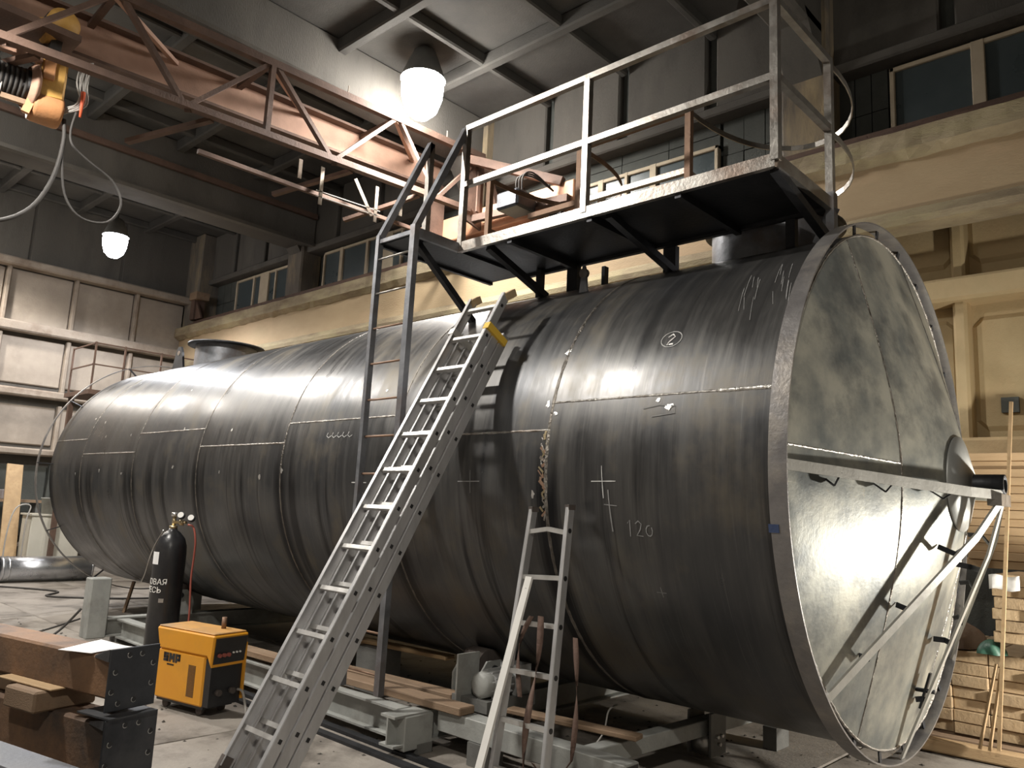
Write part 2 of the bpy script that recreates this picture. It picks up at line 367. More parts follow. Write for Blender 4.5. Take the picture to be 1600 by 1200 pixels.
# windows between lintel and sill
def window(n, x0, x1, bars, z0=5.52, z1=6.36, y=3.14, torn=False):
    fr = MB(); t = .05
    fr.box(x0, x1, y, y + .08, z0, z0 + t); fr.box(x0, x1, y, y + .08, z1 - t, z1)
    fr.box(x0, x0 + t, y, y + .08, z0, z1); fr.box(x1 - t, x1, y, y + .08, z0, z1)
    o = struct(fr.build('window_%d' % n, M['frame'], bevel=.008))
    for (x, wd) in bars: MB().box(x - wd / 2, x + wd / 2, y - .005, y + .085, z0, z1).build('mullion', M['frame'], o, bevel=.006)
    e = [x0] + [b[0] for b in bars] + [x1]
    for a, b in zip(e[:-1], e[1:]):
        MB().box(a + .02, b - .02, y + .035, y + .045, z0 + .02, z1 - .02).build('pane', M['glass'], o)
    return o
window(1, -.87, 2.9, [(-.05, .12), (.45, .07), (1.2, .1), (2.0, .07)])
window(2, -5.05, -2.85, [(-4.62, .09), (-4.2, .05), (-3.78, .1)], z0=5.5, z1=6.1)
window(3, -14.72, -12.45, [(-13.95, .06), (-13.5, .35), (-13.05, .05)])
window(4, -11.3, -8.3, [(-10.7, .1), (-9.9, .07), (-9.3, .3), (-8.9, .06)])
window(5, 3.8, 5.6, [(4.4, .1), (5.0, .06)])
for (a, b, z1) in ((-1.42, -.9, 6.4), (-2.82, -2.0, 6.4), (-6.6, -5.1, 6.4), (-15.7, -14.75, 6.4), (-8.25, -7.25, 6.4), (-5.05, -2.85, 6.4)):
    for k in range(3):
        x0 = a + (b - a) * k / 3; x1 = a + (b - a) * (k + 1) / 3
        for (z0, z2) in ((5.52, 5.95), (5.96, z1)):
            if a == -5.05: z0, z2 = (6.11, 6.25) if z0 < 5.9 else (6.26, 6.4)
            MB().box(x0 + .006, x1 - .006, 3.2 + random.uniform(0, .012), YB, z0, z2).build('infill_block', M['infill_shade'], wb)

# crane runway beam along the back wall (concrete T beam, steel rail on top)
rb = MB()
prof = [(3.0, 4.46), (2.72, 4.46), (2.72, 5.08), (2.62, 5.16), (2.62, 5.38), (3.02, 5.38)]
beam = struct(MB().prism([(2.86, 4.58), (2.72, 4.58), (2.72, 5.12), (2.86, 5.12)], 'x', XL, XR).build('trim_1', M['yellow2'], origin=(-5, 2.8, 4.4)))
MB().prism([(3.0, 4.44), (2.68, 4.44), (2.66, 4.5), (2.72, 4.6), (3.0, 4.6)], 'x', XL, XR).build('bottom_flange', M['flange'], beam)
def flange():
    mb = MB(); n = 160; pts = [(3.0, 5.1), (2.7, 5.1), (2.6, 5.17), (2.6, 5.36), (3.0, 5.38)]
    vs = []; fs = []
    for i in range(n + 1):
        x = XL + (XR - XL) * i / n
        for k, (y, z) in enumerate(pts):
            j = random.uniform(-.018, .018) if k in (1, 2, 3) else 0
            vs.append((x, y + j, z + j * .8))
    for i in range(n):
        for k in range(4): fs.append((i * 5 + k, (i + 1) * 5 + k, (i + 1) * 5 + k + 1, i * 5 + k + 1))
    return mb.add(vs, fs)
flange().build('top_flange', M['flange'], beam)
MB().prism([(2.95, 5.36), (2.63, 5.36), (2.63, 5.40), (2.95, 5.40)], 'x', XL + .6, XR).build('rail_plate', M['rust'], beam)
MB().prism([(2.84, 5.4), (2.74, 5.4), (2.74, 5.49), (2.84, 5.49)], 'x', XL + .6, XR).build('crane_rail', M['rust'], beam)
for k in range(22):
    x = -14.5 + .9 * k
    MB().box(x - .05, x + .05, 2.655, 2.74, 5.40, 5.425).build('rail_clip', M['rust'], beam)
stop = thing('rail_end_stop', 'rust-brown end stop block on the crane rail by the corner pillar', 'end stop', (-15.6, 2.7, 5.38))
MB().prism([(-15.8, 5.5), (-15.3, 5.5), (-15.62, 5.95), (-15.8, 5.95)], 'y', 2.68, 2.72).build('gusset', M['rust'], stop)
MB().box(-15.8, -15.45, 2.6, 2.9, 5.95, 6.12).build('buffer', M['woodold'], stop)
MB().box(-15.78, -15.6, 2.64, 2.88, 5.5, 5.95).build('post', M['rust'], stop)

# ------------------------------------------------------------------ hall: left wall
wl = struct(MB().box(XL - .3, XL, YF, YB + .3, 0, ZC).build('wall_left', M['concrete'], origin=(XL, -2, 0)))
lr = [-.86 + 1.256 * k for k in range(-7, 4)]
for (z0, z1, mm) in ((4.86, 5.92, 'leftpanel'), (3.62, 4.56, 'leftpanel'), (2.42, 3.2, 'leftpanel'), (.6, 2.0, 'infill_shade')):  # bottom row coloured dark for the shade near the floor
    for a, b in zip([YF] + lr, lr + [2.75]):
        MB().box(XL, XL + .05, a + .05, b - .05, z0, z1).build('wall_panel', M[mm], wl, bevel=.02)
    for y in lr:
        MB().box(XL, XL + .16, y - .04, y + .04, z0 - .1, z1 + .05).build('wall_rib', M['leftrib' if mm != 'infill_shade' else 'infill_shade'], wl, bevel=.02)
for (z0, z1, d) in ((5.94, 6.1, .32), (4.64, 4.84, .3), (3.36, 3.52, .3), (2.2, 2.34, .3), (.4, .5, .3)):
    MB().box(XL, XL + d, YF, YB - .5, z0, z1).build('wall_ledge', M['leftrib'], wl, bevel=.03)
for k in range(7):
    MB().box(XL, XL + .03, -9.5 + 1.8 * k, -7.75 + 1.8 * k, 6.15, 7.5).build('wall_panel', M['concrete'], wl, bevel=.01)
# the sides behind the photographer
struct(MB().box(XR, XR + .3, YF, YB + .3, 0, ZC).build('wall_right', M['concrete']))
struct(MB().box(XL, XR, YF - .3, YF, 0, ZC).build('wall_front', M['concrete']))

# ------------------------------------------------------------------ hall: ceiling
ce = struct(MB().box(XL - .3, XR + .3, YF - .3, YB + .3, ZC, ZC + .25).build('ceiling', M['ceiling'], origin=(-5, -3, ZC)))
for k in range(17):
    x = -4.2 + 1.33 * (k - 9)
    if XL < x < XR: MB().box(x - .05, x + .05, YF, YB - .3, ZC - .16, ZC).build('rib', M['ceiling'], ce, bevel=.02)
for k in range(9):
    y = 1.7 - 1.45 * k
    MB().box(XL, XR, y - .07, y + .07, ZC - .2, ZC).build('rib', M['ceiling'], ce, bevel=.02)
for x in cols_x:
    xo = .45 if x == -11.95 else .2
    zb = 6.52 if x == -11.95 else 6.88
    MB().box(x - .2, x + xo, YF, YB - .3, zb, ZC).build('roof_girder', M['concrete'], ce, bevel=.03)
# haunches at the pillar heads
for x in cols_x:
    MB().prism([(2.9, 7.0), (2.45, 7.0), (2.9, 6.4)], 'x', x - .2, x + .2).build('haunch', M['concrete'], ce)
MB().box(-11.47, -11.40, YF, 3.0, 7.02, 7.12).build('conduit_angle', M['rust'], ce)
MB().box(-11.50, -11.38, YF, 3.0, 6.46, 6.52).build('ledge_angle', M['concrete'], ce)

# ------------------------------------------------------------------ tank
A, R = 1.828, 1.5
AX = Vector((0, 0, A))
def tp(x, deg, r=R): a = math.radians(deg); return Vector((x, r * math.cos(a), A + r * math.sin(a)))
tank = thing('storage_tank', 'huge horizontal welded steel tank with a conical end lying on rollers', 'tank', (-5, 0, 0))
seams = [0, -1.45, -2.9, -4.37, -5.9, -7.43, -9.0, -10.11]
cut = [165.3, 171.9, 165.6, 172.2, 165.2, 173.4, 166]
def shell_plate(x1, x0, a0, a1, mname='shell'):
    fr = [0, .02, .05, .08, .11, .16, .3, .5]
    wd = x1 - x0; us = sorted(set([f for f in fr if f < wd / 2] + [wd - f for f in fr if f < wd / 2]))
    n = max(8, int((a1 - a0) / 3)); vs = []; fs = []; ed = []
    for j in range(n + 1):
        a = a0 + (a1 - a0) * j / n
        for uu in us: vs.append(tp(x0 + uu, a)); ed.append(min(uu, wd - uu))
    k = len(us)
    for j in range(n):
        for i in range(k - 1): fs.append((j * k + i, j * k + i + 1, (j + 1) * k + i + 1, (j + 1) * k + i))
    mb = MB().add(vs, fs, True); o = mb.build('shell_plate', M[mname], tank)
    at = o.data.attributes.new('edge', 'FLOAT', 'POINT'); at.data.foreach_set('value', ed)
    return o
for i in range(7):
    c = cut[i]
    shell_plate(seams[i], seams[i + 1], c - 196, c); shell_plate(seams[i], seams[i + 1], c, c + 164)
def bead(pts_fn, n, wd=.016, h=.004, m='weld', name='weld_seam'):
    mb = MB(); vs = []; fs = []
    for i in range(n + 1):
        p, side, nrm = pts_fn(i / n); jw = wd * random.uniform(.75, 1.2); jh = h * random.uniform(.6, 1.3)
        vs += [p + side * jw / 2 - nrm * .001, p + side * jw / 5 + nrm * jh, p - side * jw / 5 + nrm * jh, p - side * jw / 2 - nrm * .001]
    for i in range(n):
        for k in range(3): fs.append((i * 4 + k, i * 4 + k + 1, i * 4 + 5 + k, i * 4 + 4 + k))
    return mb.add(vs, fs, True).build(name, M[m], tank)
for i in range(1, 7):
    x = seams[i]
    bead(lambda t: (tp(x, 360 * t), Vector((1, 0, 0)), (tp(x, 360 * t) - Vector((x, 0, A))).normalized()), 240, .02 if i > 1 else .028, .004, 'welddark')
for i in range(7):
    for aa in (cut[i], cut[i] + 164):
        nn = (tp(0, aa) - AX).normalized(); sd = nn.cross(Vector((1, 0, 0)))
        bead(lambda t: (tp(seams[i] + (seams[i + 1] - seams[i]) * t, aa), sd, nn), 60, .016)
nn = (tp(0, cut[0]) - AX).normalized(); sd = nn.cross(Vector((1, 0, 0)))
bead(lambda t: (tp(-.06 - .3 * t, cut[0], R + .002), sd, nn), 30, .022, .006, 'weldfresh', 'fresh_weld')
# conical front head
H = .45; RD = .27
def cone_pt(y, z, lift=0): 
    rr = math.hypot(y, z - A); return Vector((H * (1 - rr / R) + lift, y, z))
def head_plate(ylo, yhi):
    # plate strip of the cone between two vertical cuts
    mb = MB(); nu, nv = 14, 48
    def fn(u, v):
        y = ylo + (yhi - ylo) * u; zz = math.sqrt(max(0, R * R - y * y)); z = A - zz + 2 * zz * v
        return cone_pt(y, z)
    return mb.grid(fn, nu, nv)
for (a, b) in ((-1.4999, -.64), (-.64, .32), (.32, 1.4999)): head_plate(a, b).build('head_plate', M['cone'], tank)
def rearhead():
    return MB().lathe((seams[-1], 0, A), [(R, 0), (R * .98, -.012), (1.0, -.16), (.3, -.36), (.001, -.42)], 72, 'X')
rearhead().build('rear_head', M['cone'], tank)
def conebead(p0, p1, n=60, wd=.016, m='weld'):
    def fn(t):
        y = p0[0] + (p1[0] - p0[0]) * t; z = p0[1] + (p1[1] - p0[1]) * t
        p = cone_pt(y, z); rr = math.hypot(y, z - A) + 1e-6
        nrm = Vector((1, H / R * y / rr, H / R * (z - A) / rr)).normalized()
        q = cone_pt(y + (p1[0] - p0[0]) * .01, z + (p1[1] - p0[1]) * .01)
        return p, (q - p).normalized().cross(nrm), nrm
    return bead(fn, n, wd, .004, m)
for y in (-.64, .32): 
    zz = math.sqrt(R * R - y * y); conebead((y, A - zz + .01), (y, A + zz - .01), 110, .013)
conebead((-1.47, A + .10), (-.65, A + .07), 50, .014, 'weldfresh')
bead(lambda t: (tp(.002, 360 * t, R - .004), Vector((0, math.cos(2 * PI * t), math.sin(2 * PI * t))), Vector((1, 0, 0))), 260, .016, .007, 'weld')
# patch disc and pipe stub at the apex
hd = MB().lathe((0, 0, A), [(RD, H * (1 - RD / R) + .004), (RD, H * (1 - RD / R) + .014), (.06, H * .965 + .014), (.06, H * .9)], 48, 'X').build('hub_disc', M['disc'], tank)
st = MB().lathe((0, 0, A), [(.055, .40), (.055, .60), (.042, .60), (.042, .40)], 28, 'X').build('pipe_stub', M['darksteel'], tank)
MB().lathe((0, 0, A), [(.085, .435), (.058, .45)], 28, 'X').build('stub_weld', M['weld'], st)
# hoops at both ends, standing off on little flats
def hoop(x0, x1, r, th, n_br, name='hoop_ring', br0=0, dirx=1):
    mb = MB(); n = 144; vs = []; fs = []
    for i in range(n):
        a = 360 * i / n
        for (x, q) in ((x0, r), (x1, r), (x1, r + th), (x0, r + th)): vs.append(tp(x, a, q))
    for i in range(n):
        for k in range(4): fs.append((i * 4 + k, i * 4 + (k + 1) % 4, ((i + 1) % n) * 4 + (k + 1) % 4, ((i + 1) % n) * 4 + k))
    o = mb.add(vs, fs, False).build(name, M['ringflat'], tank)
    for p in o.data.polygons: p.use_smooth = False
    for k in range(n_br):
        a = br0 + 360 * k / n_br
        b = MB().bar(tp((x0 + x1) / 2 - .01 * dirx, a, R - .02), tp((x0 + x1) / 2, a, r + .004), .035, .008, up=(1, 0, 0))
        b.build('hoop_bracket', M['darksteel'], o)
    return o
hoop(-.045, .045, 1.56, .009, 24, br0=4)
hoop(-10.25, -10.2, 1.62, .014, 0, br0=10, dirx=-1)
for k in range(11):
    a = 14 + 360 / 11 * k
    MB().bar(tp(-10.05, a, R - .01), tp(-10.22, a, 1.63), .03, .01, up=(0, 0, 1)).build('hoop_bracket', M['darksteel'], tank)
# flat-bar spokes below the stub with bent brackets
for a in (180, 225, 270, 315, 0):
    ca, sa = math.cos(math.radians(a)), math.sin(math.radians(a)); tang = Vector((0, -sa, ca))
    def sp(x, rr): return Vector((x, rr * ca, A - .06 + rr * sa)) if rr < .3 else Vector((x, rr * ca, A - .06 * (1 - (rr - .3) / 1.26) + rr * sa))
    pts = [sp(.585, .03), sp(.50, .33), sp(.02, 1.555)]
    mb = MB()
    for p, q in zip(pts[:-1], pts[1:]): mb.bar(p, q, .052, .012, up=Vector((1, 0, 0)))
    so = mb.build('spoke', M['spoke'], tank)
    for rr in (.42, .85, 1.2):
        xs_ = .50 + (.02 - .50) * (rr - .33) / (1.555 - .33); p = sp(xs_ - .006, rr)
        xc = H * (1 - rr / R); c = Vector((xc - .002, (rr + .03) * ca, A + (rr + .03) * sa)) + tang * .05
        m_ = p.lerp(c, .45) + tang * .05
        MB().bar(p, m_, .03, .008, up=tang).bar(m_, c, .03, .008, up=tang).build('spoke_bracket', M['darksteel'], so)
MB().box(.53, .60, -.11, .11, A - .12, A - .055).build('hub_block', M['railsteel'], tank)
# nozzle flap on the lower head
MB().cyl(cone_pt(.02, .66), cone_pt(.02, .66, .10), .012, n=8).bar(cone_pt(.02, .56, .05), cone_pt(.02, .76, .05), .03, .012, up=(1, 0, 0)).build('valve_handle', M['darksteel'], tank)
# manholes on the crown
def manhole(x, rn, rf, z1, fl):
    mb = MB(); n = 40; vs = []; fs = []
    zt = A + R + z1
    for i in range(n):
        a = 2 * PI * i / n; y = rn * math.sin(a); xx = x + rn * math.cos(a)
        vs += [(xx, y, A + math.sqrt(R * R - y * y) - .01), (xx, y, zt)]
    for i in range(n): fs.append((2 * i, 2 * ((i + 1) % n), 2 * ((i + 1) % n) + 1, 2 * i + 1))
    o = mb.add(vs, fs, True).build('manhole_neck', M['bluesteel'], tank)
    MB().lathe((x, 0, zt), [(rn - .01, 0), (rf, 0), (rf, fl), (rn - .02, fl), (rn - .02, -.05)], 40).build('manhole_flange', M['darksteel'], o)
    return o
manhole(-8.55, .40, .50, .24, .025)
manhole(-.72, .42, .47, .22, .02)
def lug(x, y, h, wd, t, m='darksteel'):
    zb = A + math.sqrt(R * R - y * y) - .01
    poly = [(x - wd / 2, zb), (x + wd / 2, zb), (x + wd * .28, zb + h * .75), (x + wd * .12, zb + h), (x - wd * .12, zb + h), (x - wd * .28, zb + h * .75)]
    o = MB().prism(poly, 'y', y - t / 2, y + t / 2).build('lifting_lug', M[m], tank)
    MB().cyl((x, y - t / 2 - .006, zb + h * .72), (x, y + t / 2 + .006, zb + h * .72), .035, n=16).build('lug_eye', M['railsteel'], o)
lug(-9.2, -.35, .32, .34, .03); lug(-1.8, -.75, .2, .07, .02, 'bluesteel')
# chalk marks and ground patches
def ribbon(pts, wd, m, name='chalk_mark', r=R + .0025):
    mb = MB(); n = len(pts)
    P = [tp(x, a, r) for x, a in pts]; vs = []; fs = []
    for i in range(n):
        nr = (P[i] - Vector((P[i].x, 0, A))).normalized(); t = (P[min(i + 1, n - 1)] - P[max(0, i - 1)]).normalized(); s_ = t.cross(nr)
        k = wd * random.uniform(.7, 1.2) / 2
        vs += [P[i] + s_ * k, P[i] - s_ * k]
    for i in range(n - 1): fs.append((2 * i, 2 * i + 1, 2 * i + 3, 2 * i + 2))
    return mb.add(vs, fs).build(name, M[m], tank)
def stroke(p, q, wd=.006, m='chalk', k=6):
    ribbon([(p[0] + (q[0] - p[0]) * i / k, p[1] + (q[1] - p[1]) * i / k) for i in range(k + 1)], wd, m)
stroke((-1.044, 180.1), (-1.032, 186.9)); stroke((-1.114, 183.4), (-.948, 183.3))
stroke((-1.0, 185.1), (-.985, 193.8), .009, 'chalkfaint'); stroke((-1.03, 188.2), (-.945, 188.4), .006, 'chalkfaint')
stroke((-2.085, 181), (-2.083, 186.6), .006, 'chalkfaint'); stroke((-2.2, 183.8), (-2.0, 183.7), .006, 'chalkfaint')
stroke((-3.267, 181), (-3.286, 188.5), .008); stroke((-3.36, 184.5), (-3.18, 184.5), .008)
stroke((-.74, 205), (-.735, 207.2), .005, 'chalkfaint'); stroke((-.77, 206.2), (-.71, 206.2), .005, 'chalkfaint')
# handwritten 120
ribbon([(-.885, 191.9), (-.868, 191.2), (-.870, 193.2), (-.872, 194.6)], .006, 'chalkfaint')
ribbon([(-.835, 191.9), (-.815, 191.3), (-.797, 191.9), (-.805, 193), (-.83, 194.3), (-.79, 194.4)], .006, 'chalkfaint')
ribbon([(-.745, 192.2 )] + [(-.75 + .02 * math.cos(t * .7), 193.2 - 1.1 * math.sin(t * .7)) for t in range(2, 11)], .006, 'chalkfaint')
# circled mark
ribbon([(-.72 + .065 * math.cos(t * PI / 8), 151.6 + 2.1 * math.sin(t * PI / 8)) for t in range(17)], .005, 'chalk')
ribbon([(-.745, 151), (-.72, 150.2), (-.70, 151), (-.725, 152), (-.74, 153), (-.70, 153)], .012, 'ground', 'ground_mark')
for k in range(5): 
    ribbon([(-3.75 + .07 * k, 169.6), (-3.76 + .07 * k, 170.6), (-3.73 + .07 * k, 171.2), (-3.70 + .07 * k, 170.6)], .006, 'chalk')
ribbon([(-.8, 168.2), (-.7, 167.6), (-.6, 168), (-.6, 169.5), (-.74, 170)], .006, 'chalkfaint')
def patch(x, a, sx=.03, sa=1.6):
    n = 9; c = tp(x, a, R + .003); vs = [c]
    for i in range(n):
        t = 2 * PI * i / n; k = random.uniform(.45, 1.2)
        vs.append(tp(x + sx * k * math.cos(t), a + sa * k * math.sin(t), R + .002))
    MB().add(vs, [(0, 1 + i, 1 + (i + 1) % n) for i in range(n)], False).build('ground_patch', M['ground'], tank)
for (x, a) in [(-3.3, 167), (-3.3, 168.3), (-5.35, 166.5), (-5.43, 181.8), (-6.42, 179.8), (-7.71, 182.4), (-8.38, 181.1), (-9.15, 182.6), (-8.44, 165.3), (-7.69, 165.6), (-6.37, 165), (-4.35, 181.1), (-1.49, 165.7), (-1.42, 168), (-1.46, 151.4), (-.71, 166.5), (-.64, 168), (-3.14, 123.4), (-3.16, 157), (-4.71, 183.2), (-8.69, 157.7), (-9.1, 155.1), (-6.78, 145), (-8.74, 132.2), (-3.24, 187.4), (-1.55, 186.4)]:
    patch(x, a, random.uniform(.012, .03), random.uniform(.5, 1.2))
for k in range(16):
    x = random.uniform(-.42, -.1); a = random.uniform(128, 142); l = random.uniform(4, 9)
    ribbon([(x + .03 * t, a + l * t) for t in (0, .25, .5, .75, 1)], .003, 'chalkfaint', 'scratch')
MB().bar(tp(-.03, 190.2, 1.57), tp(-.03, 191.6, 1.57), .05, .004, up=(0, -1, 0)).build('tape', M['bluetape'], tank)
# streaks of bright scale where the girth seam was torched
for k in range(26):
    a = 172 + k * .75; ribbon([(-1.47 + random.uniform(-.04, .03), a), (-1.465 + random.uniform(-.03, .02), a + random.uniform(.6, 1.6))], random.uniform(.008, .02), random.choice(['weld', 'rustrod', 'brass']), 'torch_mark')

# ------------------------------------------------------------------ access platform on the tank
pl = thing('access_platform', 'dark steel platform with tubular guard rails and a vertical ladder on the tank', 'platform', (-1.4, -.85, 3.05))
X0, X1, PY0, PY1, PZ, RH = -2.62, -.15, -1.23, -.466, 3.507, .917
MB().box(X0 + .02, X1 - .02, PY0 + .02, PY1, PZ - .045, PZ - .035).build('deck_plate', M['darksteel'], pl)
MB().bar((X0, PY0, PZ - .03), (X1, PY0, PZ - .03), .035, .075).build('edge_beam', M['railsteel'], pl)
MB().bar((X0, PY1, PZ - .03), (X1, PY1, PZ - .03), .035, .075).build('edge_beam', M['darksteel'], pl)
MB().bar((X1, PY0, PZ - .03), (X1, PY1, PZ - .03), .035, .075).build('edge_beam', M['railsteel'], pl)
MB().bar((X0, PY0, PZ - .03), (X0, PY1, PZ - .03), .035, .075).build('edge_beam', M['darksteel'], pl)
for x in (-2.1, -1.4, -.75): MB().bar((x, PY0, PZ - .07), (x, PY1, PZ - .07), .04, .05).build('joist', M['darksteel'], pl)
t_ = .045
def post(x, y, m='railsteel', z0=PZ - .03, z1=PZ + RH): MB().bar((x, y, z0), (x, y, z1), t_, t_).build('rail_post', M[m], pl)
for x in (X0 + .02, -1.44, X1): post(x, PY0)
post(X1, PY1 + .0)
for x in (-1.13, -2.1, -3.1): post(x, PY1, 'rustrod')
def rail(a, b, m='railsteel', wd=.042): MB().bar(a, b, wd, wd).build('guard_rail', M[m], pl)
for h in (RH, RH / 2):
    rail((X0 + .02, PY0, PZ + h), (X1 + .02, PY0, PZ + h)); rail((X1, PY0, PZ + h), (X1, PY1 + .02, PZ + h))
rail((-1.13, PY1, PZ + RH), (-2.1, PY1, PZ + RH), 'rustrod'); rail((-1.13, PY1, PZ + RH / 2), (-2.1, PY1, PZ + RH / 2))
rail((-2.62, PY1, PZ + RH / 2), (-2.1, PY1, PZ + RH / 2), 'rustrod')
def arc(x0, x1, h, m):
    cx = (x0 + x1) / 2; rx = abs(x1 - x0) / 2; pts = []
    for i in range(21):
        a = PI * i / 20; pts.append((cx + rx * math.cos(a) * (1 + .12 * math.sin(a)), PY1 + 1.02 * math.sin(a), PZ + h))
    mb = MB()
    for p, q in zip(pts[:-1], pts[1:]): mb.bar(p, q, .008, .04)
    mb.build('bowed_rail', M[m], pl)
for h in (RH - .01, RH / 2 - .01):
    arc(X1, -1.13, h, 'railsteel'); arc(-2.1, -3.1, h, 'rustrod')
# landing step, its sloping handrails and the vertical ladder
LX0, LX1, LY = -3.02, -2.62, -1.66
MB().box(LX0, LX1, LY, PY0 + .75, PZ - .045, PZ - .035).build('landing_plate', M['darksteel'], pl)
MB().bar((LX1, LY, PZ - .03), (LX1, PY0, PZ - .03), .03, .07).build('edge_beam', M['bluesteel'], pl)
MB().bar((LX0, LY, PZ - .03), (LX0, PY1, PZ - .03), .03, .07).build('edge_beam', M['darksteel'], pl)
MB().bar((LX0, LY, PZ - .03), (LX1, LY, PZ - .03), .03, .03).build('edge_beam', M['bluesteel'], pl)
post(LX0, PY0, 'railsteel')
for x in (LX0, LX1): MB().bar((x, PY0, PZ + RH), (x, LY, PZ), .045, .045).build('handrail', M['bluesteel'], pl)
ZL = {LX0: .34, LX1: .34}
for x in (LX0, LX1): MB().bar((x, LY, PZ + .02), (x, LY - .03, ZL[x]), .036 if x == LX0 else .052, .045).build('ladder_rail', M['bluesteel'], pl)
k = 0; z = PZ - .17
while z > .45:
    MB().cyl((LX0, LY - .01, z), (LX1, LY - .01, z), .008, n=8).build('ladder_rung', M['rustrod' if k > 1 else 'railsteel'], pl); z -= .262; k += 1
def tz(y): return A + math.sqrt(R * R - y * y)
# struts down to the shell
for (x, ya, yb) in ((-2.35, PY0 + .05, -.55), (-1.28, PY0 + .05, -.42), (-.17, PY0 + .03, -.5)):
    MB().bar((x, ya, PZ - .06), (x + .02, yb, tz(yb) - .005), .05, .05).build('strut', M['darksteel'], pl)
MB().bar((-2.75, LY + .15, PZ - .06), (-2.72, -.95, tz(-.95) - .005), .045, .045).build('strut', M['darksteel'], pl)
for (x, y, wd) in ((-2.42, -.52, .05), (-2.12, -.47, .10), (-1.95, -.3, .03), (-1.3, -.4, .10), (-.4, -.45, .06)):
    MB().bar((x, y, PZ - .05), (x, y, tz(y) - .005), wd, .05).build('support_leg', M['darksteel'], pl)
MB().box(X1 - .02, X1 + .03, PY1 - .03, PY1 + .03, 3.12, 3.55).build('corner_gusset', M['bluesteel'], pl)
MB().bar((X1 + .02, PY1, PZ - .05), (X1 - .1, PY1 + .05, tz(PY1 + .05) - .005), .05, .05).build('support_leg', M['bluesteel'], pl)

# ------------------------------------------------------------------ aluminium extension ladder
ex = thing('extension_ladder', 'long three-section aluminium extension ladder leaning on the tank', 'ladder', (-2.15, -2.7, 0))
ft = Vector((-2.30, -2.90, .22)); tpv = Vector((-2.33, -1.34, 2.99)); dl = (tpv - ft).normalized(); across = Vector((1, .0, 0)); nrm = across.cross(dl).normalized()
if nrm.y < 0: nrm = -nrm
LW = .335; ln = (tpv - ft).length
def ladder_section(i, s0, s1, wd, shrink):
    base = ft + nrm * (.074 * i)
    for s in (0, 1):
        xo = shrink if s == 0 else LW - shrink
        a = base + across * xo + dl * s0; b = base + across * xo + dl * s1
        mb = MB().bar(a, b, .012, .058, up=nrm)
        mb.bar(a + nrm * .029 + across * (.01 if s == 0 else -.01), b + nrm * .029 + across * (.01 if s == 0 else -.01), .026, .005, up=nrm)
        mb.bar(a - nrm * .029 + across * (.01 if s == 0 else -.01), b - nrm * .029 + across * (.01 if s == 0 else -.01), .026, .005, up=nrm)
        ro = mb.build('side_rail', M['alu'], ex)
        d = s0 + .2
        while d < s1 - .08:      # rung sockets showing in the outer face
            p = base + across * (xo + (.007 if s else -.007)) + dl * d
            MB().bar(p - dl * .011, p + dl * .011, .004, .018, up=nrm).build('rung_socket', M['black'], ro)
            d += .262
        if i == 0 or s0 < -.1: MB().bar(a - dl * .06, a + dl * .05, .03, .066, up=nrm).build('rubber_foot', M['rubber'], ro)
    d = s0 + .2
    while d < s1 - .08:
        p = base + dl * d
        MB().bar(p + across * shrink, p + across * (LW - shrink), .028, .024, up=dl).build('rung', M['alubright'], ex); d += .262
ladder_section(0, 0, ln, .06, .0)
ladder_section(1, -.2, ln - .26, .06, .0)
ladder_section(2, -.2, ln - .24, .06, .0)
for s in (0, LW):
    p = ft + dl * ln + across * s
    MB().bar(p - dl * .02 + nrm * .0, p + dl * .07 + nrm * .05, .03, .05, up=nrm).build('end_cap', M['woodend'], ex)
for (s, m) in ((0, 'alubright'), (LW, 'yellowclip')):
    p = ft + dl * (ln - .3) + across * s
    MB().bar(p - nrm * .035, p + nrm * .16, .05, .05, up=dl).build('guide_bracket', M[m], ex)

# ------------------------------------------------------------------ half of a stepladder leaning on the tank
sl = thing('narrow_ladder', 'narrow tapered aluminium ladder with a loose prop bar standing against the tank', 'ladder', (-1.3, -1.85, 0))
la, lb = Vector((-1.47, -1.57, 1.58)), Vector((-1.435, -1.88, .0)); ra, rb_ = Vector((-1.20, -1.57, 1.60)), Vector((-1.075, -1.88, .0))
for a, b in ((la, lb), (ra, rb_)):
    o = MB().bar(a, b, .026, .055, up=(0, 1, 0)).build('side_rail', M['alu'], sl, bevel=.004)
    MB().bar(a + Vector((0, 0, .004)), a - Vector((0, 0, .025)), .03, .06, up=(0, 1, 0)).build('end_cap', M['rubber'], o)
for i, t in enumerate((.087, .245, .40, .555, .71, .86)):
    p, q = la.lerp(lb, t), ra.lerp(rb_, t)
    if i == 0: MB().bar(p, p.lerp(q, .5) + Vector((0, 0, .012)), .03, .024).bar(p.lerp(q, .5) + Vector((0, 0, .012)), q - Vector((0, 0, .012)), .03, .024).build('rung', M['alubright'], sl)
    else: MB().bar(p, q, .03, .024).build('rung', M['alubright'], sl)
    for k, (e, sgn) in enumerate(((p, -1), (q, 1))): MB().cyl(e + Vector((.012 * sgn, 0, 0)), e + Vector((.0155 * sgn, 0, 0)), .014, n=10).build('rivet', M['black'], sl)
MB().bar((-1.365, -1.70, 1.2), (-1.385, -2.09, .0), .045, .016, up=(0, 1, 0)).build('prop_bar', M['white'], sl)
MB().cyl((-1.365, -1.72, 1.13), (-1.365, -1.728, 1.13), .012, n=10).build('bolt_hole', M['black'], sl)
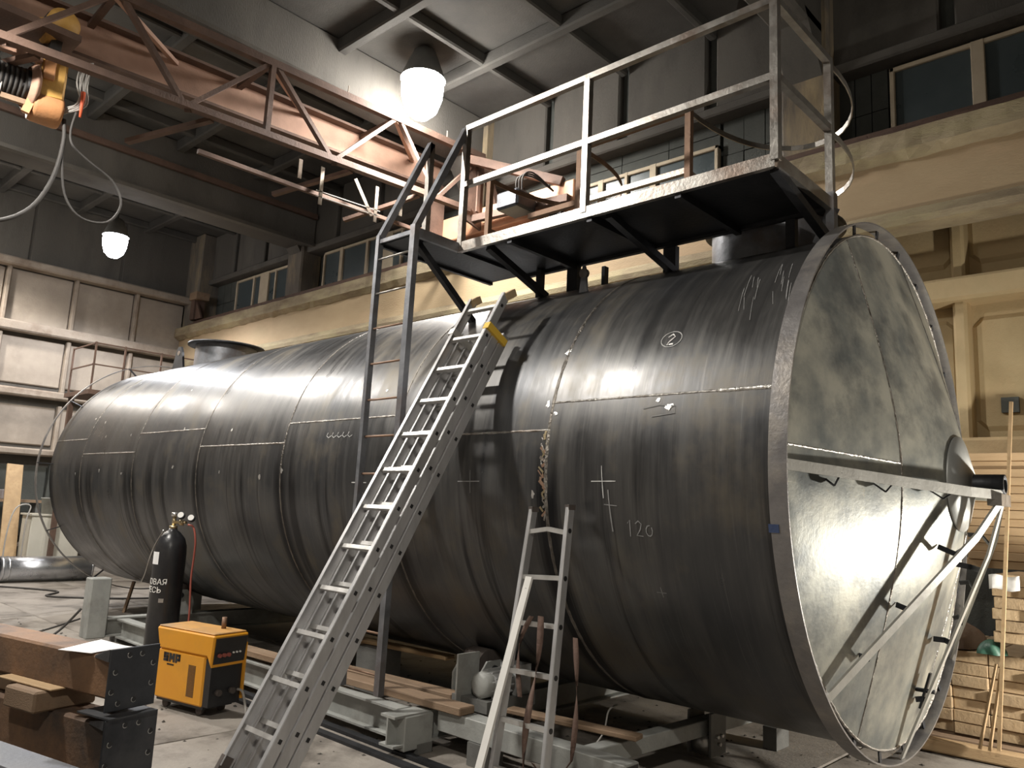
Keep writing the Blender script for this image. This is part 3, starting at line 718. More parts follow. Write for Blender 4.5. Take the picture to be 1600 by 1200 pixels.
def strap(pts, wd, label):
    mb = MB(); vs = []; fs = []
    P = [Vector(p) for p in pts]
    for i, p in enumerate(P):
        tw = Vector((1, 0, 0)) * math.cos(i * .3) + Vector((0, 1, 0)) * math.sin(i * .3) * .7
        for (e, f) in ((-1, 0), (1, 0), (1, 1), (-1, 1)): vs.append(p + tw * e * wd / 2 + Vector((0, -.004 * f, .003 * f)))
    n = len(P)
    for i in range(n - 1):
        for k in range(4): fs.append((i * 4 + k, i * 4 + (k + 1) % 4, (i + 1) * 4 + (k + 1) % 4, (i + 1) * 4 + k))
    return tag(mb.add(vs, fs, True).build('lifting_strap', M['strap']), label, 'strap')
ry = -1.70; rz = .965
strap([(-1.32 - .05 * math.sin(t * PI) - .04 * t, ry - .02 - .02 * t, rz + .03 - .42 * t + .03 * math.sin(t * PI)) for t in [i / 14 for i in range(15)]] , .03, 'short brown webbing loop over the upper rung of the narrow ladder')
strap([(-1.24 + .015 * math.sin(t * 7), ry - .035 - .1 * t, rz + .04 - .85 * t) for t in [i / 20 for i in range(21)]], .038, 'long brown webbing strap hanging straight down through the narrow ladder')
strap([(-1.03 + .06 * math.sin(t * PI), -1.70 - .05 * math.sin(t * PI), .92 - .6 * t) for t in [i / 16 for i in range(17)]] + [(-1.05, -1.74, .27), (-1.10, -1.76, .24), (-1.16, -1.79, .25), (-1.2, -1.8, .29)], .03, 'brown webbing strap drooping beside the right rail of the narrow ladder')

# ------------------------------------------------------------------ welding machine
wm = thing('welding_machine', 'orange welding power source with black control panel on castors', 'welder', (-3.95, -2.17, 0))
wx0, wx1, wy0, wy1 = -4.55, -3.95, -2.17, -1.87
wm.rotation_euler.z = math.radians(12)
body = MB().box(wx0 + .02, wx1 - .05, wy0, wy1, .07, .42).build('cabinet', M['orange'], wm, bevel=.012)
MB().prism([(wx0 - .02, .57), (wx0 + .03, .42), (wx1 - .03, .42), (wx1 + .02, .34), (wx1 + .035, .57)], 'y', wy0 - .006, wy1 + .006).build('hood', M['orange'], wm, bevel=.01)
MB().box(wx0 - .01, wx1 + .02, wy0 + .005, wy1 - .005, .572, .582).build('lid', M['dustorange'], wm, bevel=.006)
fp = MB().box(wx1 - .05, wx1 + .012, wy0 + .012, wy1 - .012, .075, .40).build('front_panel', M['black'], wm)
cp = MB().prism([(wx1 + .0, .37), (wx1 + .024, .37), (wx1 + .044, .55), (wx1 + .0, .55)], 'y', wy0 + .012, wy1 - .012).build('control_panel', M['black'], wm)
for k in range(3): MB().cyl((wx1 + .02, wy0 + .05 + .04 * k, .43), (wx1 + .05, wy0 + .05 + .04 * k, .43), .014, n=12).build('knob', M['hose'], cp)
for k in range(3): MB().cyl((wx1 + .02, wy0 + .175 + .03 * k, .44), (wx1 + .042, wy0 + .175 + .03 * k, .44), .007, n=10).build('indicator', M['white'], cp)
for k in range(2): MB().cyl((wx1 + .01, wy0 + .08 + .12 * k, .17), (wx1 + .045, wy0 + .08 + .12 * k, .17), .022, n=14).build('socket', M['rubber'], fp)
MB().box(wx1 - .01, wx1 + .03, wy1 - .012, wy1 + .006, .10, .5).build('side_panel_edge', M['orange'], wm)
for i in range(26): MB().box(-4.17, -4.09, wy0 - .002, wy0 + .004, .125 + .0085 * i, .1285 + .0085 * i).build('vent_slot', M['black'], body)
MB().box(wx0 + .03, wx1 - .05, wy0 + .02, wy1 - .02, .05, .075).build('base_frame', M['black'], wm)
for x in (wx0 + .1, wx1 - .12):
    for y in (wy0 + .06, wy1 - .06):
        c = MB().cyl((x, y - .015, .032), (x, y + .015, .032), .032, n=16).build('castor', M['rubber'], wm); MB().box(x - .02, x + .02, y - .02, y + .02, .04, .055).build('castor_fork', M['darksteel'], c)
MB().cyl((-4.10, -1.95, .575), (-4.10, -1.95, .665), .018, n=12).build('hanger_pin', M['rustrod'], wm)
def text_mesh(txt, size):
    cu = bpy.data.curves.new('lettering', 'FONT'); cu.body = txt; cu.size = size; cu.extrude = .0008
    cu.offset = size * .004
    o = bpy.data.objects.new('lettering', cu); col.objects.link(o)
    dg = bpy.context.evaluated_depsgraph_get(); me = bpy.data.meshes.new_from_object(o.evaluated_get(dg))
    bpy.data.objects.remove(o); return me
def put_text(txt, size, fn, mat_, parent, name='lettering'):
    me = text_mesh(txt, size); off = OFF[parent.name]
    for v in me.vertices: v.co = Vector(fn(v.co.x, v.co.y, v.co.z)) - off
    me.materials.clear(); me.materials.append(mat_)
    o = bpy.data.objects.new(name, me); col.objects.link(o); o.parent = parent; OFF[o.name] = off; return o
# block letters S M P as on the cabinet, built from strokes
def logo():
    mb = MB(); y0, y1 = wy0 - .0025, wy0 + .004; x, z, h, t = -4.46, .335, .062, .015
    def b(a, c, d, e): mb.box(x + a, x + c, y0, y1, z + d, z + e)
    b(0, .056, .044, .062); b(0, .024, .022, .062); b(0, .056, .022, .040); b(.032, .056, 0, .040); b(0, .056, 0, .018)
    b(.063, .083, 0, .062); b(.107, .127, 0, .062); b(.083, .091, .022, .060); b(.099, .107, .022, .060); b(.091, .099, .014, .044)
    b(.134, .154, 0, .062); b(.154, .19, .044, .062); b(.168, .19, .014, .062); b(.154, .19, .014, .032)
    for k in range(7): b(.045 + .0115 * k, .053 + .0115 * k, -.024, -.013)      # the small worn line underneath
    return mb
logo().build('lettering', M['black'], body)
lead = MB().tube([(wx1 + .03, wy1 - .05, .17), (wx1 + .10, wy1 - .06, .16), (wx1 + .18, wy1 - .09, .06), (wx1 + .22, wy1 - .1, .012), (wx1 + .5, wy1 - .2, .01)], .009, 8).build('lead', M['greycable'], wm)

# ------------------------------------------------------------------ gas cylinder
gx, gy, gr = -5.72, -1.74, .138
gc = thing('gas_cylinder', 'tall black gas cylinder with white stencilled lettering and a regulator', 'gas cylinder', (gx, gy, 0))
gb = MB().lathe((gx, gy, 0), [(.001, .0), (gr - .01, 0), (gr, .02), (gr, 1.02), (gr * .97, 1.09), (gr * .82, 1.16), (gr * .5, 1.215), (.04, 1.235), (.035, 1.25), (.001, 1.25)], 40).build('body', M['bottle'], gc)
MB().lathe((gx, gy, 0), [(gr + .002, .01), (gr + .018, 0), (gr + .018, .1), (gr + .002, .11)], 32).build('foot_ring', M['black'], gc)
MB().cyl((gx, gy, 1.245), (gx, gy, 1.275), .036, n=16).build('collar', M['brass'], gc)
vl = MB().cyl((gx, gy, 1.27), (gx, gy, 1.36), .017, n=12).build('valve', M['brass'], gc)
MB().cyl((gx, gy, 1.36), (gx, gy, 1.395), .03, .027, n=12).build('valve_wheel', M['steelbright'], vl)
rg = MB().cyl((gx, gy, 1.305), (gx + .12, gy + .06, 1.31), .014, n=10).cyl((gx + .09, gy + .03, 1.28), (gx + .09, gy + .03, 1.33), .022, n=12).build('regulator', M['brass'], gc)
for (dx, dy, dz) in ((.10, .02, 1.365), (.17, .085, 1.345)):
    g_ = MB().cyl((gx + dx, gy + dy, dz), (gx + dx + .025, gy + dy - .022, dz + .012), .032, n=18).build('gauge', M['darksteel'], rg)
    MB().cyl((gx + dx + .0255, gy + dy - .0225, dz + .0122), (gx + dx + .027, gy + dy - .024, dz + .013), .027, n=18).build('dial', M['white'], g_)
MB().tube([(gx + .14, gy + .07, 1.29), (gx + .19, gy + .10, 1.27), (gx + .215, gy + .12, 1.15), (gx + .20, gy + .13, 1.0), (gx + .17, gy + .14, .8), (gx + .17, gy + .16, .5), (gx + .15, gy + .17, .25), (gx + .2, gy + .2, .02)], .009, 8).build('gas_hose', M['hose'], gc)
def wrap(z, ang0):
    def fn(x, y, zz):
        a = ang0 + x / gr; rr = gr + .003 + zz
        return (gx + rr * math.cos(a), gy + rr * math.sin(a), z + y)
    return fn
# the camera sees the flank around -27 degrees; the words run round from the hidden side
put_text('ГАЗОВАЯ', .07, wrap(.755, math.radians(-157)), M['white'], gb)
put_text('СМЕСЬ', .07, wrap(.685, math.radians(-146)), M['white'], gb)
def cyl_patch(a0, a1, z0, z1, m, name):
    MB().grid(lambda u, v: (gx + (gr + .0015) * math.cos(math.radians(a0 + (a1 - a0) * u)), gy + (gr + .0015) * math.sin(math.radians(a0 + (a1 - a0) * u)), z0 + (z1 - z0) * v), 10, 2).build(name, M[m], gb)
cyl_patch(-112, -66, .93, 1.04, 'paper', 'paper_label'); cyl_patch(-48, -30, .60, .635, 'steelbright', 'sticker')
tag(MB().tube([(gx + .01, gy - .09, 1.235), (gx - .06, gy - .142, 1.05), (gx - .11, gy - .16, .85), (gx - .13, gy - .18, .76)], .005, 6).build('filler_rod', M['steelbright']), 'thin bent rod hooked over the black gas cylinder', 'rod')

# ------------------------------------------------------------------ box beams with drilled end plates (front left)
rzb = math.radians(13); Rb = Matrix.Rotation(rzb, 3, 'Z')
def box_beam(c, length, wd, ht, label, top_m, plate_sz, lip=False, group=None):
    c = Vector(c)
    t = thing('box_beam', label, 'steel beam', (c.x, c.y, c.z - ht / 2))
    def P(x, y, z): return c + Rb @ Vector((x, y, z))
    MB().cbox(P(-length / 2, 0, 0), (length, wd, ht), M=Rb).build('box_section', top_m, t, bevel=.012)
    ep = MB(); pw, ph = plate_sz; th = .014
    ep.cbox(P(th / 2 + .02, 0, 0), (th, pw, ph), M=Rb); e = ep.build('end_plate', M['plate'], t, bevel=.003)
    MB().add([P(.02, -pw / 2, ph / 2), P(-.14, -wd / 2, ht / 2 + .002), P(.02, -wd / 2, ht / 2 + .002), P(.02, -pw / 2 - .0, ph / 2 - .006), P(-.14, -wd / 2 - .006, ht / 2 - .01), P(.02, -pw / 2, ht / 2 - .012)], [(0, 1, 2), (3, 5, 4), (0, 3, 4, 1), (1, 4, 5, 2)]).build('gusset', M['plate'], t)
    for (y, z) in ((-.13, .38), (.13, .38), (-.38, .13), (.38, .2), (-.42, -.18), (.38, -.13), (-.26, -.38), (.05, -.36)):
        p = P(.0345, y * pw, z * ph); q = P(.036, y * pw, z * ph)
        h_ = MB().cyl(P(.03, y * pw, z * ph), q, .0135, n=16).build('bolt_hole', M['black'], e)
        MB().tube([P(.0355, y * pw + .0135 * math.cos(a * PI / 6), z * ph + .0135 * math.sin(a * PI / 6)) for a in range(4, 12)], .0022, 5).build('hole_rim', M['steelbright'], h_)
    return t
box_beam((-2.675, -3.26, .63), 2.6, .21, .20, 'rusty box beam with a drilled dark end plate, lying on top of the stack', M['beamrust'], (.275, .30))
box_beam((-2.63, -3.26, .30), 2.6, .22, .24, 'darker box beam with a drilled end plate, under the rusty one', M['beamrust'], (.29, .31))
box_beam((-1.75, -3.66, .2), 2.4, .2, .4, 'dark box beam on the floor beside the beam stack', M['plate'], (.22, .398))
def P1(x, y, z): return Vector((-2.675, -3.26, 0)) + Rb @ Vector((x, y, z))
tag(MB().cbox(P1(-.55, -.06, .4735), (.28, .34, .105), M=Rb).build('wood_block', M['woodold'], bevel=.01), 'brown wooden block wedged between the two stacked box beams', 'wood block')
tag(MB().cbox(P1(-1.05, .03, .475), (.34, .2, .095), M=Rb).build('wood_block', M['woodold'], bevel=.008), 'weathered wooden block behind the other one between the box beams', 'wood block')
tag(MB().cbox(P1(-.62, -.11, .534), (.5, .13, .010), M=Rb).build('wood_slip', M['wood'], bevel=.003), 'thin pale wooden slip under the rusty box beam', 'wood strip')
for z in (.06, .14):
    for x in (-.3, -1.8): tag(MB().cbox(P1(x, 0, z), (.1, .6, .078), M=Rb).build('bearer_timber', M['woodold'], bevel=.006), 'old timber bearer under the lower box beam, %s one %s its end plate' % ('bottom' if z < .1 else 'top', 'near' if x > -1 else 'far from'), 'timber', 'bearers under the beam stack')
tag(MB().cbox(P1(-.03, -.02, .462), (.26, .27, .008), M=Rb).build('packing_plate', M['plate']), 'thin steel plate lying on the lower box beam', 'plate')
def paper():
    mb = MB(); c = P1(-.30, -.0, .733)
    R2 = Matrix.Rotation(math.radians(28), 3, 'Z')
    return mb.grid(lambda u, v: c + R2 @ Vector(((u - .5) * .21, (v - .5) * .297, .004 + .010 * math.sin(u * 3 + v * 2) * v)), 8, 8)
o = tag(paper().build('paper_sheet', M['paper']), 'white sheet of paper lying on the rusty box beam', 'paper'); so = o.modifiers.new('thick', 'SOLIDIFY'); so.thickness = .0006

# ------------------------------------------------------------------ tank rotator stands
def roller_stand(x, label, extra):
    t = thing('roller_stand', label, 'roller stand', (x, 0, 0), )
    bm = MB(); z0, z1 = .06, .25
    bm.box(x - .07, x + .07, -1.7, 1.7, z1 - .015, z1); bm.box(x - .07, x + .07, -1.7, 1.7, z0, z0 + .015); bm.box(x - .006, x + .006, -1.7, 1.7, z0 + .015, z1 - .015)
    bm.build('cross_beam', M['paintgrey'], t)
    for y in (-1.45, 1.45): MB().box(x - .09, x + .09, y - .06, y + .06, 0, z0).build('foot', M['paintdark'], t)
    for s in (-1, 1):
        a = math.radians(270 + s * 33); rr = .13; c = Vector((x, (R + rr + .002) * math.cos(a), A + (R + rr + .002) * math.sin(a)))
        MB().cyl(c - Vector((.09, 0, 0)), c + Vector((.09, 0, 0)), rr, n=28).build('roller', M['rubber'], t)
        for e in (-.13, .12):
            MB().prism([(c.y - .15, z1), (c.y + .15, z1), (c.y + .15, c.z - .04), (c.y + .07, c.z + .06), (c.y - .07, c.z + .06), (c.y - .15, c.z - .04)], 'x', x + e, x + e + .014).build('roller_bracket', M['paintgrey'], t)
        MB().cyl(c - Vector((.15, 0, 0)), c + Vector((.15, 0, 0)), .03, n=12).build('axle', M['darksteel'], t)
    return t
rs1 = roller_stand(-7.35, 'grey roller stand under the tank beside the black gas cylinder', None)
MB().box(-7.45, -7.27, -1.82, -1.62, .05, .66).build('end_post', M['paintgrey'], rs1, bevel=.01)
g1 = MB().cyl((-7.6, -.95, .42), (-7.6, -.68, .42), .085, n=18).build('gear_motor', M['motor'], rs1)
MB().box(-7.7, -7.5, -.68, -.5, .25, .58).build('gearbox', M['paintgrey'], rs1)
rs2 = roller_stand(-2.5, 'grey roller stand carrying a small electric motor under the tank', None)
MB().box(-2.6, -2.42, -1.62, -1.38, .03, .24).build('end_box', M['paintgrey'], rs2, bevel=.006)
mt = MB().cyl((-2.2, -1.16, .42), (-2.2, -.94, .42), .082, n=20).build('motor', M['motor'], rs2)
MB().lathe((-2.2, -1.16, .42), [(.088, .03), (.088, -.03), (.06, -.045), (.001, -.045)], 8, 'Y').build('fan_cover', M['paintgrey'], mt)
for k in range(12):
    a = 2 * PI * k / 12; MB().bar((-2.2 + .09 * math.cos(a), -1.125, .42 + .09 * math.sin(a)), (-2.2 + .09 * math.cos(a), -.96, .42 + .09 * math.sin(a)), .004, .016, up=(math.cos(a), 0, math.sin(a))).build('cooling_fin', M['motor'], mt)
MB().box(-2.28, -2.12, -.92, -.78, .28, .53).build('gearbox', M['motor'], rs2)
MB().box(-2.36, -2.345, -1.26, -1.06, .25, .6).build('guard_plate', M['paintgrey'], rs2)
MB().box(-2.43, -2.1, -1.22, -.75, .262, .335).build('motor_base', M['paintdark'], rs2)
# long I-beams joining the stands
def ibeam(x0, x1, y, z0, z1, wd, label, m='paintgrey'):
    mb = MB(); mb.box(x0, x1, y - wd / 2, y + wd / 2, z1 - .014, z1); mb.box(x0, x1, y - wd / 2, y + wd / 2, z0, z0 + .014); mb.box(x0, x1, y - .005, y + .005, z0 + .014, z1 - .014)
    return tag(mb.build('base_girder', M[m]), label, 'steel beam')
ibeam(-7.25, -2.62, -1.47, .05, .24, .12, 'long pale grey girder along the floor between the two roller stands')
ibeam(-7.25, -2.62, 1.35, .05, .24, .12, 'grey girder on the far side between the two roller stands')
fr = thing('wheeled_frame', 'grey box-tube frame on a rail wheel under the front end of the tank', 'frame', (-1.3, -.4, 0))
def boxtube(a, b, s, m='paintgrey', name='frame_tube'):
    a = Vector(a); b = Vector(b); mb = MB().bar(a, b, s, s); o = mb.build(name, M[m], fr, bevel=.005)
    d = (b - a).normalized(); MB().bar(b - d * .01, b + d * .0012, s * .84, s * .84).build('open_end', M['black'], o); return o
boxtube((-2.38, -1.32, .2), (-.92, -1.32, .2), .13); boxtube((-1.28, -1.25, .2), (-1.18, .55, .2), .1); boxtube((-2.38, .6, .2), (-1.0, .6, .2), .1)
for (x, y, w_) in ((-1.22, -.02, 1), (-2.0, -1.32, 0)):
    if w_:
        for e in (-.07, .09): MB().box(x + e, x + e + .016, y - .1, y + .1, .03, .3).build('wheel_bracket', M['paintdark'], fr)
        MB().cyl((x - .05, y, .095), (x + .08, y, .095), .085, n=24).build('rail_wheel', M['steelbright'], fr)
        for (dy, dz) in ((.0, .0), (.03, .05), (-.03, .05)): MB().cyl((x + .1, y + dy, .1 + dz), (x + .125, y + dy, .1 + dz), .012, n=6).build('bolt', M['steelbright'], fr)
    else: MB().box(x - .08, x + .08, y - .08, y + .08, 0, .135).build('foot', M['paintdark'], fr)
MB().box(-1.05, -.95, .5, .7, 0, .15).build('foot', M['paintdark'], fr); MB().box(-1.1, -.98, -1.40, -1.24, 0, .135).build('foot', M['paintdark'], fr)
tag(MB().tube([(-1.60, -.5, .32), (-1.58, -.62, .3), (-1.55, -.72, .18), (-1.6, -.85, .06), (-1.68, -.95, .012), (-1.9, -1.05, .01)], .006, 6).build('cable', M['greycable']), 'thin grey cable hanging down over the wheeled frame', 'cable')
# planks
def plank(a, b, wd, th, m, label, group=None, name='plank'):
    return tag(MB().bar(a, b, wd, th).build(name, M[m], bevel=.006), label, 'plank', group)
plank((-4.9, -1.46, .293), (-2.15, -1.345, .293), .14, .05, 'woodold', 'long old plank lying on the pale grey girder')
plank((-4.2, -1.27, .29), (-2.48, -1.12, .29), .13, .045, 'woodold', 'second old plank lying behind the long one at the motor')
plank((-4.6, -.75, .40), (-3.1, -.62, .40), .12, .03, 'wood', 'pale splintered board under the middle of the tank')
tag(MB().cbox((-3.9, -.69, .19), (.3, .25, .38)).build('support_block', M['paintdark'], bevel=.01), 'dark block carrying the splintered board under the tank', 'block')
plank((-2.0, -1.12, .30), (-1.1, -.98, .30), .1, .03, 'woodold', 'short board lying across the wheeled frame behind the narrow ladder')
tag(MB().prism([(-6.1, 0), (-5.9, 0), (-5.98, .1)], 'y', -2.05, -1.85).build('wedge', M['plate'], bevel=.004), 'small dark steel wedge on the floor near the grey roller stand', 'wedge')

# ------------------------------------------------------------------ far left corner
dt = thing('ventilation_duct', 'shiny galvanised round duct lying on the floor by the far wall', 'duct', (-13.6, -.25, 0))
MB().lathe((-13.6, 0, .215), [(.19, -1.0), (.205, -1.0), (.205, .42), (.19, .42), (.19, -1.0)], 40, 'Y').build('pipe', M['galv'], dt)
for y in (-.97, -.88, .40): MB().lathe((-13.6, 0, .215), [(.206, y - .012), (.214, y), (.206, y + .012)], 40, 'Y').build('swage_ring', M['galv'], dt)
cb = thing('cabinet', 'cream metal cabinet behind the galvanised duct', 'cabinet', (-14.5, .02, 0))
MB().box(-14.8, -14.25, -.42, .42, .0, 1.08).build('body', M['cab'], cb, bevel=.015)
MB().box(-14.82, -14.22, -.45, .45, 1.08, 1.11).build('top', M['cab'], cb)
MB().box(-14.25, -14.235, -.2, .40, .05, 1.04).build('door', M['cab'], cb, bevel=.005)
bk = thing('bucket', 'grey plastic bucket standing on the cream cabinet', 'bucket', (-14.45, -.12, 1.11))
MB().lathe((-14.45, -.12, 1.11), [(.001, .0), (.10, 0), (.125, .27), (.135, .27), (.135, .29), (.118, .29), (.09, .02)], 24).build('pail', M['paintgrey'], bk)
tag(MB().bar((-14.55, -.62, .0), (-15.3, -.52, 1.98), .27, .04, up=(1, 0, 0)).build('board', M['wood'], bevel=.005), 'wide pale wooden board leaning on the far wall', 'board')
tr = thing('hand_trolley', 'thin tubular hand trolley behind the duct', 'trolley', (-14.1, -.72, 0))
MB().tube([(-14.1, -.82, .1), (-14.1, -.82, .75), (-14.15, -.72, 1.2), (-14.15, -.5, 1.25), (-14.1, -.55, .95), (-14.1, -.55, .1)], .012, 8).build('handle', M['greycable'], tr)
MB().box(-14.2, -13.95, -.86, -.5, .06, .09).build('toe_plate', M['paintdark'], tr)
for y in (-.87, -.49): MB().cyl((-14.15, y - .02, .08), (-14.15, y + .02, .08), .08, n=18).build('wheel', M['rubber'], tr)
def heap(c, sx, sy, sz, seed):
    random.seed(seed); ph = [random.uniform(0, 6) for _ in range(6)]
    def fn(u, v):
        a = 2 * PI * u; e = v * PI / 2; k = 1 + .16 * math.sin(3 * a + ph[0]) * math.sin(2 * e + ph[1]) + .1 * math.sin(5 * a + ph[2] + 3 * v)
        return (c[0] + sx * k * math.cos(a) * math.cos(e), c[1] + sy * k * math.sin(a) * math.cos(e), c[2] + sz * math.sin(e) * (1 + .12 * math.sin(4 * a + ph[3]) * math.cos(e)))
    return MB().grid(fn, 28, 10)
tag(heap((-14.5, -1.75, 0), .42, .5, .62, 3).build('tarpaulin_heap', M['cloth']), 'heap of dusty grey tarpaulin beside the hand trolley', 'tarpaulin')
tag(heap((-14.62, -.98, 0), .12, .12, .8, 5).build('green_bag', M['green']), 'dark green bag between the board and the cream cabinet', 'bag')
sh = thing('wall_shelf', 'low dark shelf of clutter along the far wall', 'shelf', (-16.1, -1.2, 0))
MB().box(-16.2, -15.75, -3.2, .2, 1.28, 1.33).build('shelf_board', M['woodold'], sh)
for y in (-3.1, -1.6, .1): MB().box(-16.2, -15.8, y - .03, y + .03, 0, 1.28).build('leg', M['paintdark'], sh)
for k in range(5): tag(MB().cbox((-16.0, -2.6 + .55 * k, 1.33 + .09), (.22, .3 + .05 * (k % 3), .18), rz=.1 * k).build('parts_box', M[['cloth', 'paintdark', 'paintgrey', 'sack', 'cloth'][k]], bevel=.01), ['dusty grey box', 'dark grey box', 'pale grey box', 'brown box', 'worn grey box'][k] + ' on the low shelf at the far wall', 'box')
# walkway rail behind the tank's far end
wk = thing('walkway_railing', 'rusty walkway with a thin railing behind the far end of the tank', 'railing', (-13.4, .4, 3.2))
MB().box(-14.2, -13.0, -.2, 2.6, 3.22, 3.30).build('walkway_deck', M['rust'], wk)
for (x, y) in ((-13.05, -.15), (-13.05, .35), (-13.05, 1.0), (-13.05, 1.7), (-14.15, -.15)): MB().bar((x, y, 3.3), (x, y, 4.15), .028, .028).build('railing_post', M['rust'], wk)
for z in (3.75, 4.13): MB().bar((-13.05, -.18, z), (-13.05, 2.5, z), .022, .022).bar((-13.05, -.15, z), (-14.15, -.15, z), .022, .022).build('railing_rail', M['rust'], wk)
for (x, y) in ((-14.1, -.1), (-14.1, 2.5), (-13.1, 2.5)): MB().bar((x, y, 0), (x, y, 3.22), .08, .08).build('walkway_leg', M['rust'], wk)
# cables trailing over the floor on the left
tag(MB().tube([(-7.42, -1.84, .34), (-7.5, -2.0, .12), (-7.3, -2.3, .012), (-6.8, -2.75, .012), (-5.6, -3.0, .012), (-4.9, -3.3, .012)], .012, 8).build('cable', M['cable']), 'black cable running from the grey end post towards the box beams', 'cable')
tag(MB().tube([(-7.42, -1.84, .24), (-7.75, -2.05, .1), (-7.75, -2.45, .012), (-7.2, -3.0, .012), (-6.0, -3.5, .012)], .01, 8).build('cable', M['cable']), 'second thinner black cable lying beside the thick one', 'cable')
tag(MB().tube([(-13.0, -1.2, .01), (-12.0, -.6, .01), (-11.4, -.9, .01), (-10.8, -.2, .01), (-10.6, .5, .01)], .015, 8).build('cable', M['cable']), 'black cable lying loose on the floor in front of the duct', 'cable')
for k, (x, y) in enumerate(((-9.5, -.9), (-9.4, -.6))):
    tag(MB().bar((x, y, 0), (x + .06, y + .06, .40), .05, .03).build('prop_leg', M['woodold']), ['short slanted wooden prop under the far end of the tank, the outer one', 'short slanted wooden prop under the far end of the tank, the inner one'][k], 'prop', 'props under the far end')

# ------------------------------------------------------------------ lumber along the back wall (right)
ORD = ['first', 'second', 'third', 'fourth', 'fifth', 'sixth', 'seventh', 'eighth', 'ninth', 'tenth', 'eleventh', 'twelfth', 'thirteenth', 'fourteenth']
unit = {}
def board(x0, x1, y0, y1, z0, z1, m, label, group, rz=0):
    d = (round(x1 - x0, 3), round(y1 - y0, 3), round(z1 - z0, 3)); key = (d, m)
    if key not in unit: unit[key] = MB().cbox((0, 0, d[2] / 2), d).mesh('lumber_board'); unit[key].materials.append(M[m])
    o = bpy.data.objects.new('lumber_board', unit[key]); col.objects.link(o)
    o.location = ((x0 + x1) / 2, (y0 + y1) / 2, z0); o.rotation_euler.z = rz
    b = o.modifiers.new('edge', 'BEVEL'); b.width = .004; b.segments = 1
    return tag(o, label, 'board', group)
# low stack of end-on boards
for j in range(7):
    for i in range(5):
        x = -.86 + .24 * i; dy = random.uniform(-.03, .03)
        board(x, x + .235, 1.72 + dy, 2.95 + dy, .10 + .085 * j, .10 + .085 * j + .08, 'woodend', 'end-on board in the low stack, %s course up, %s from the tank' % (ORD[j], ORD[i]), 'low stack of boards')
for j in range(8):
    for i in range(5):
        if i == 0 and j == 7: continue
        x = .36 + .21 * i; dy = random.uniform(-.03, .03)
        board(x, x + .205, 1.72 + dy, 2.95 + dy, .10 + .085 * j, .10 + .085 * j + .08, 'woodend', 'end-on board in the wide stack, %s course up, %s from the tank' % (ORD[j], ORD[i]), 'wide low stack of boards')
for j in range(6):
    for i in range(5):
        x = .17 + .215 * i + (.02 if j % 2 else 0); dy = random.uniform(-.03, .03)
        board(x, x + .21, 1.58 + dy, 2.4 + dy, .80 + .08 * j, .80 + .08 * j + .075, 'woodend', 'short end-on board in the upper stack, %s course up, %s from the tank' % (ORD[j], ORD[i]), 'upper stack of short boards')
for i in range(3): tag(MB().box(.2 + .4 * i, .26 + .4 * i, 1.65, 2.35, .79, .80).build('stacking_slip', M['woodold']), 'thin slip between the stacks of boards, %s from the tank' % ORD[i], 'wood strip', 'slips between the board stacks')
# long boards lying along the wall
for j in range(14):
    x0 = -.22 + random.uniform(-.16, .08); th = .066
    board(x0, x0 + 3.0, 2.52 + random.uniform(-.03, .02), 2.95, 1.28 + .068 * j, 1.28 + .068 * j + th, 'wood', 'long pale plank, %s from the bottom of the pile along the yellow wall' % ORD[j], 'pile of long planks')
for x in (.6, 1.6, 2.4):
    tag(MB().box(x - .06, x + .06, 2.5, 2.95, .0 if x > 1.5 else .79, 1.28).build('pile_support', M['woodold']), 'upright timber holding up the pile of long planks, %s from the tank' % ('first' if x < 1 else 'second' if x < 2 else 'third'), 'timber', 'uprights under the plank pile')
for y in (1.8, 2.7): tag(MB().box(-.95, 1.45, y - .04, y + .04, 0, .10).build('stack_bearer', M['woodold'], bevel=.006), 'rough bearer under the low stacks of boards, %s' % ('at their front ends' if y < 2 else 'by the yellow wall'), 'timber', 'bearers under the board stacks')
tag(MB().bar((-.75, 1.42, .05), (1.6, 1.58, .05), .1, .09).build('squared_log', M['wood'], bevel=.012), 'long yellow squared log on the floor in front of the boards', 'log')
tag(MB().bar((-.7, 1.58, .05), (1.6, 1.72, .05), .08, .1).build('squared_log', M['woodold'], bevel=.01), 'grey weathered squared log behind the yellow one', 'log')
tag(MB().bar((.38, 1.47, 2.5), (.22, 1.36, .12), .022, .022).build('wooden_pole', M['wood']), 'long thin wooden pole standing in front of the upper stack of boards', 'pole')
tag(MB().bar((.20, 1.5, .66), (.10, 1.38, .10), .02, .012).build('wooden_lath', M['wood']), 'thin lath leaning on the boards, the left of a close pair', 'lath')
tag(MB().bar((.235, 1.5, .67), (.16, 1.38, .10), .02, .012).build('wooden_lath', M['wood']), 'thin lath leaning on the boards, the right of a close pair', 'lath')
tag(heap((-.18, 1.95, .70), .22, .2, .2, 8).build('sack', M['sack']), 'crumpled brown sack lying on the low stack of boards', 'sack')
tag(heap((.13, 1.72, .70), .09, .09, .10, 9).build('green_bottle_bag', M['green']), 'small dark green bag beside the brown sack', 'bag')
tag(MB().box(-.40, -.42 + .3, 1.70, 1.74, .70, .735).build('offcut', M['wood'], bevel=.004), 'pale wooden offcut in front of the brown sack', 'offcut')
ps = MB().grid(lambda u, v: (.17 + .19 * u, 1.535 - .004 * math.sin(9 * u), 1.17 + .10 * v + .008 * math.sin(7 * u)), 8, 3)
o = tag(ps.build('paper_tag', M['paper']), 'torn white paper tag stapled to the upper stack of boards', 'paper'); o.modifiers.new('thick', 'SOLIDIFY').thickness = .001

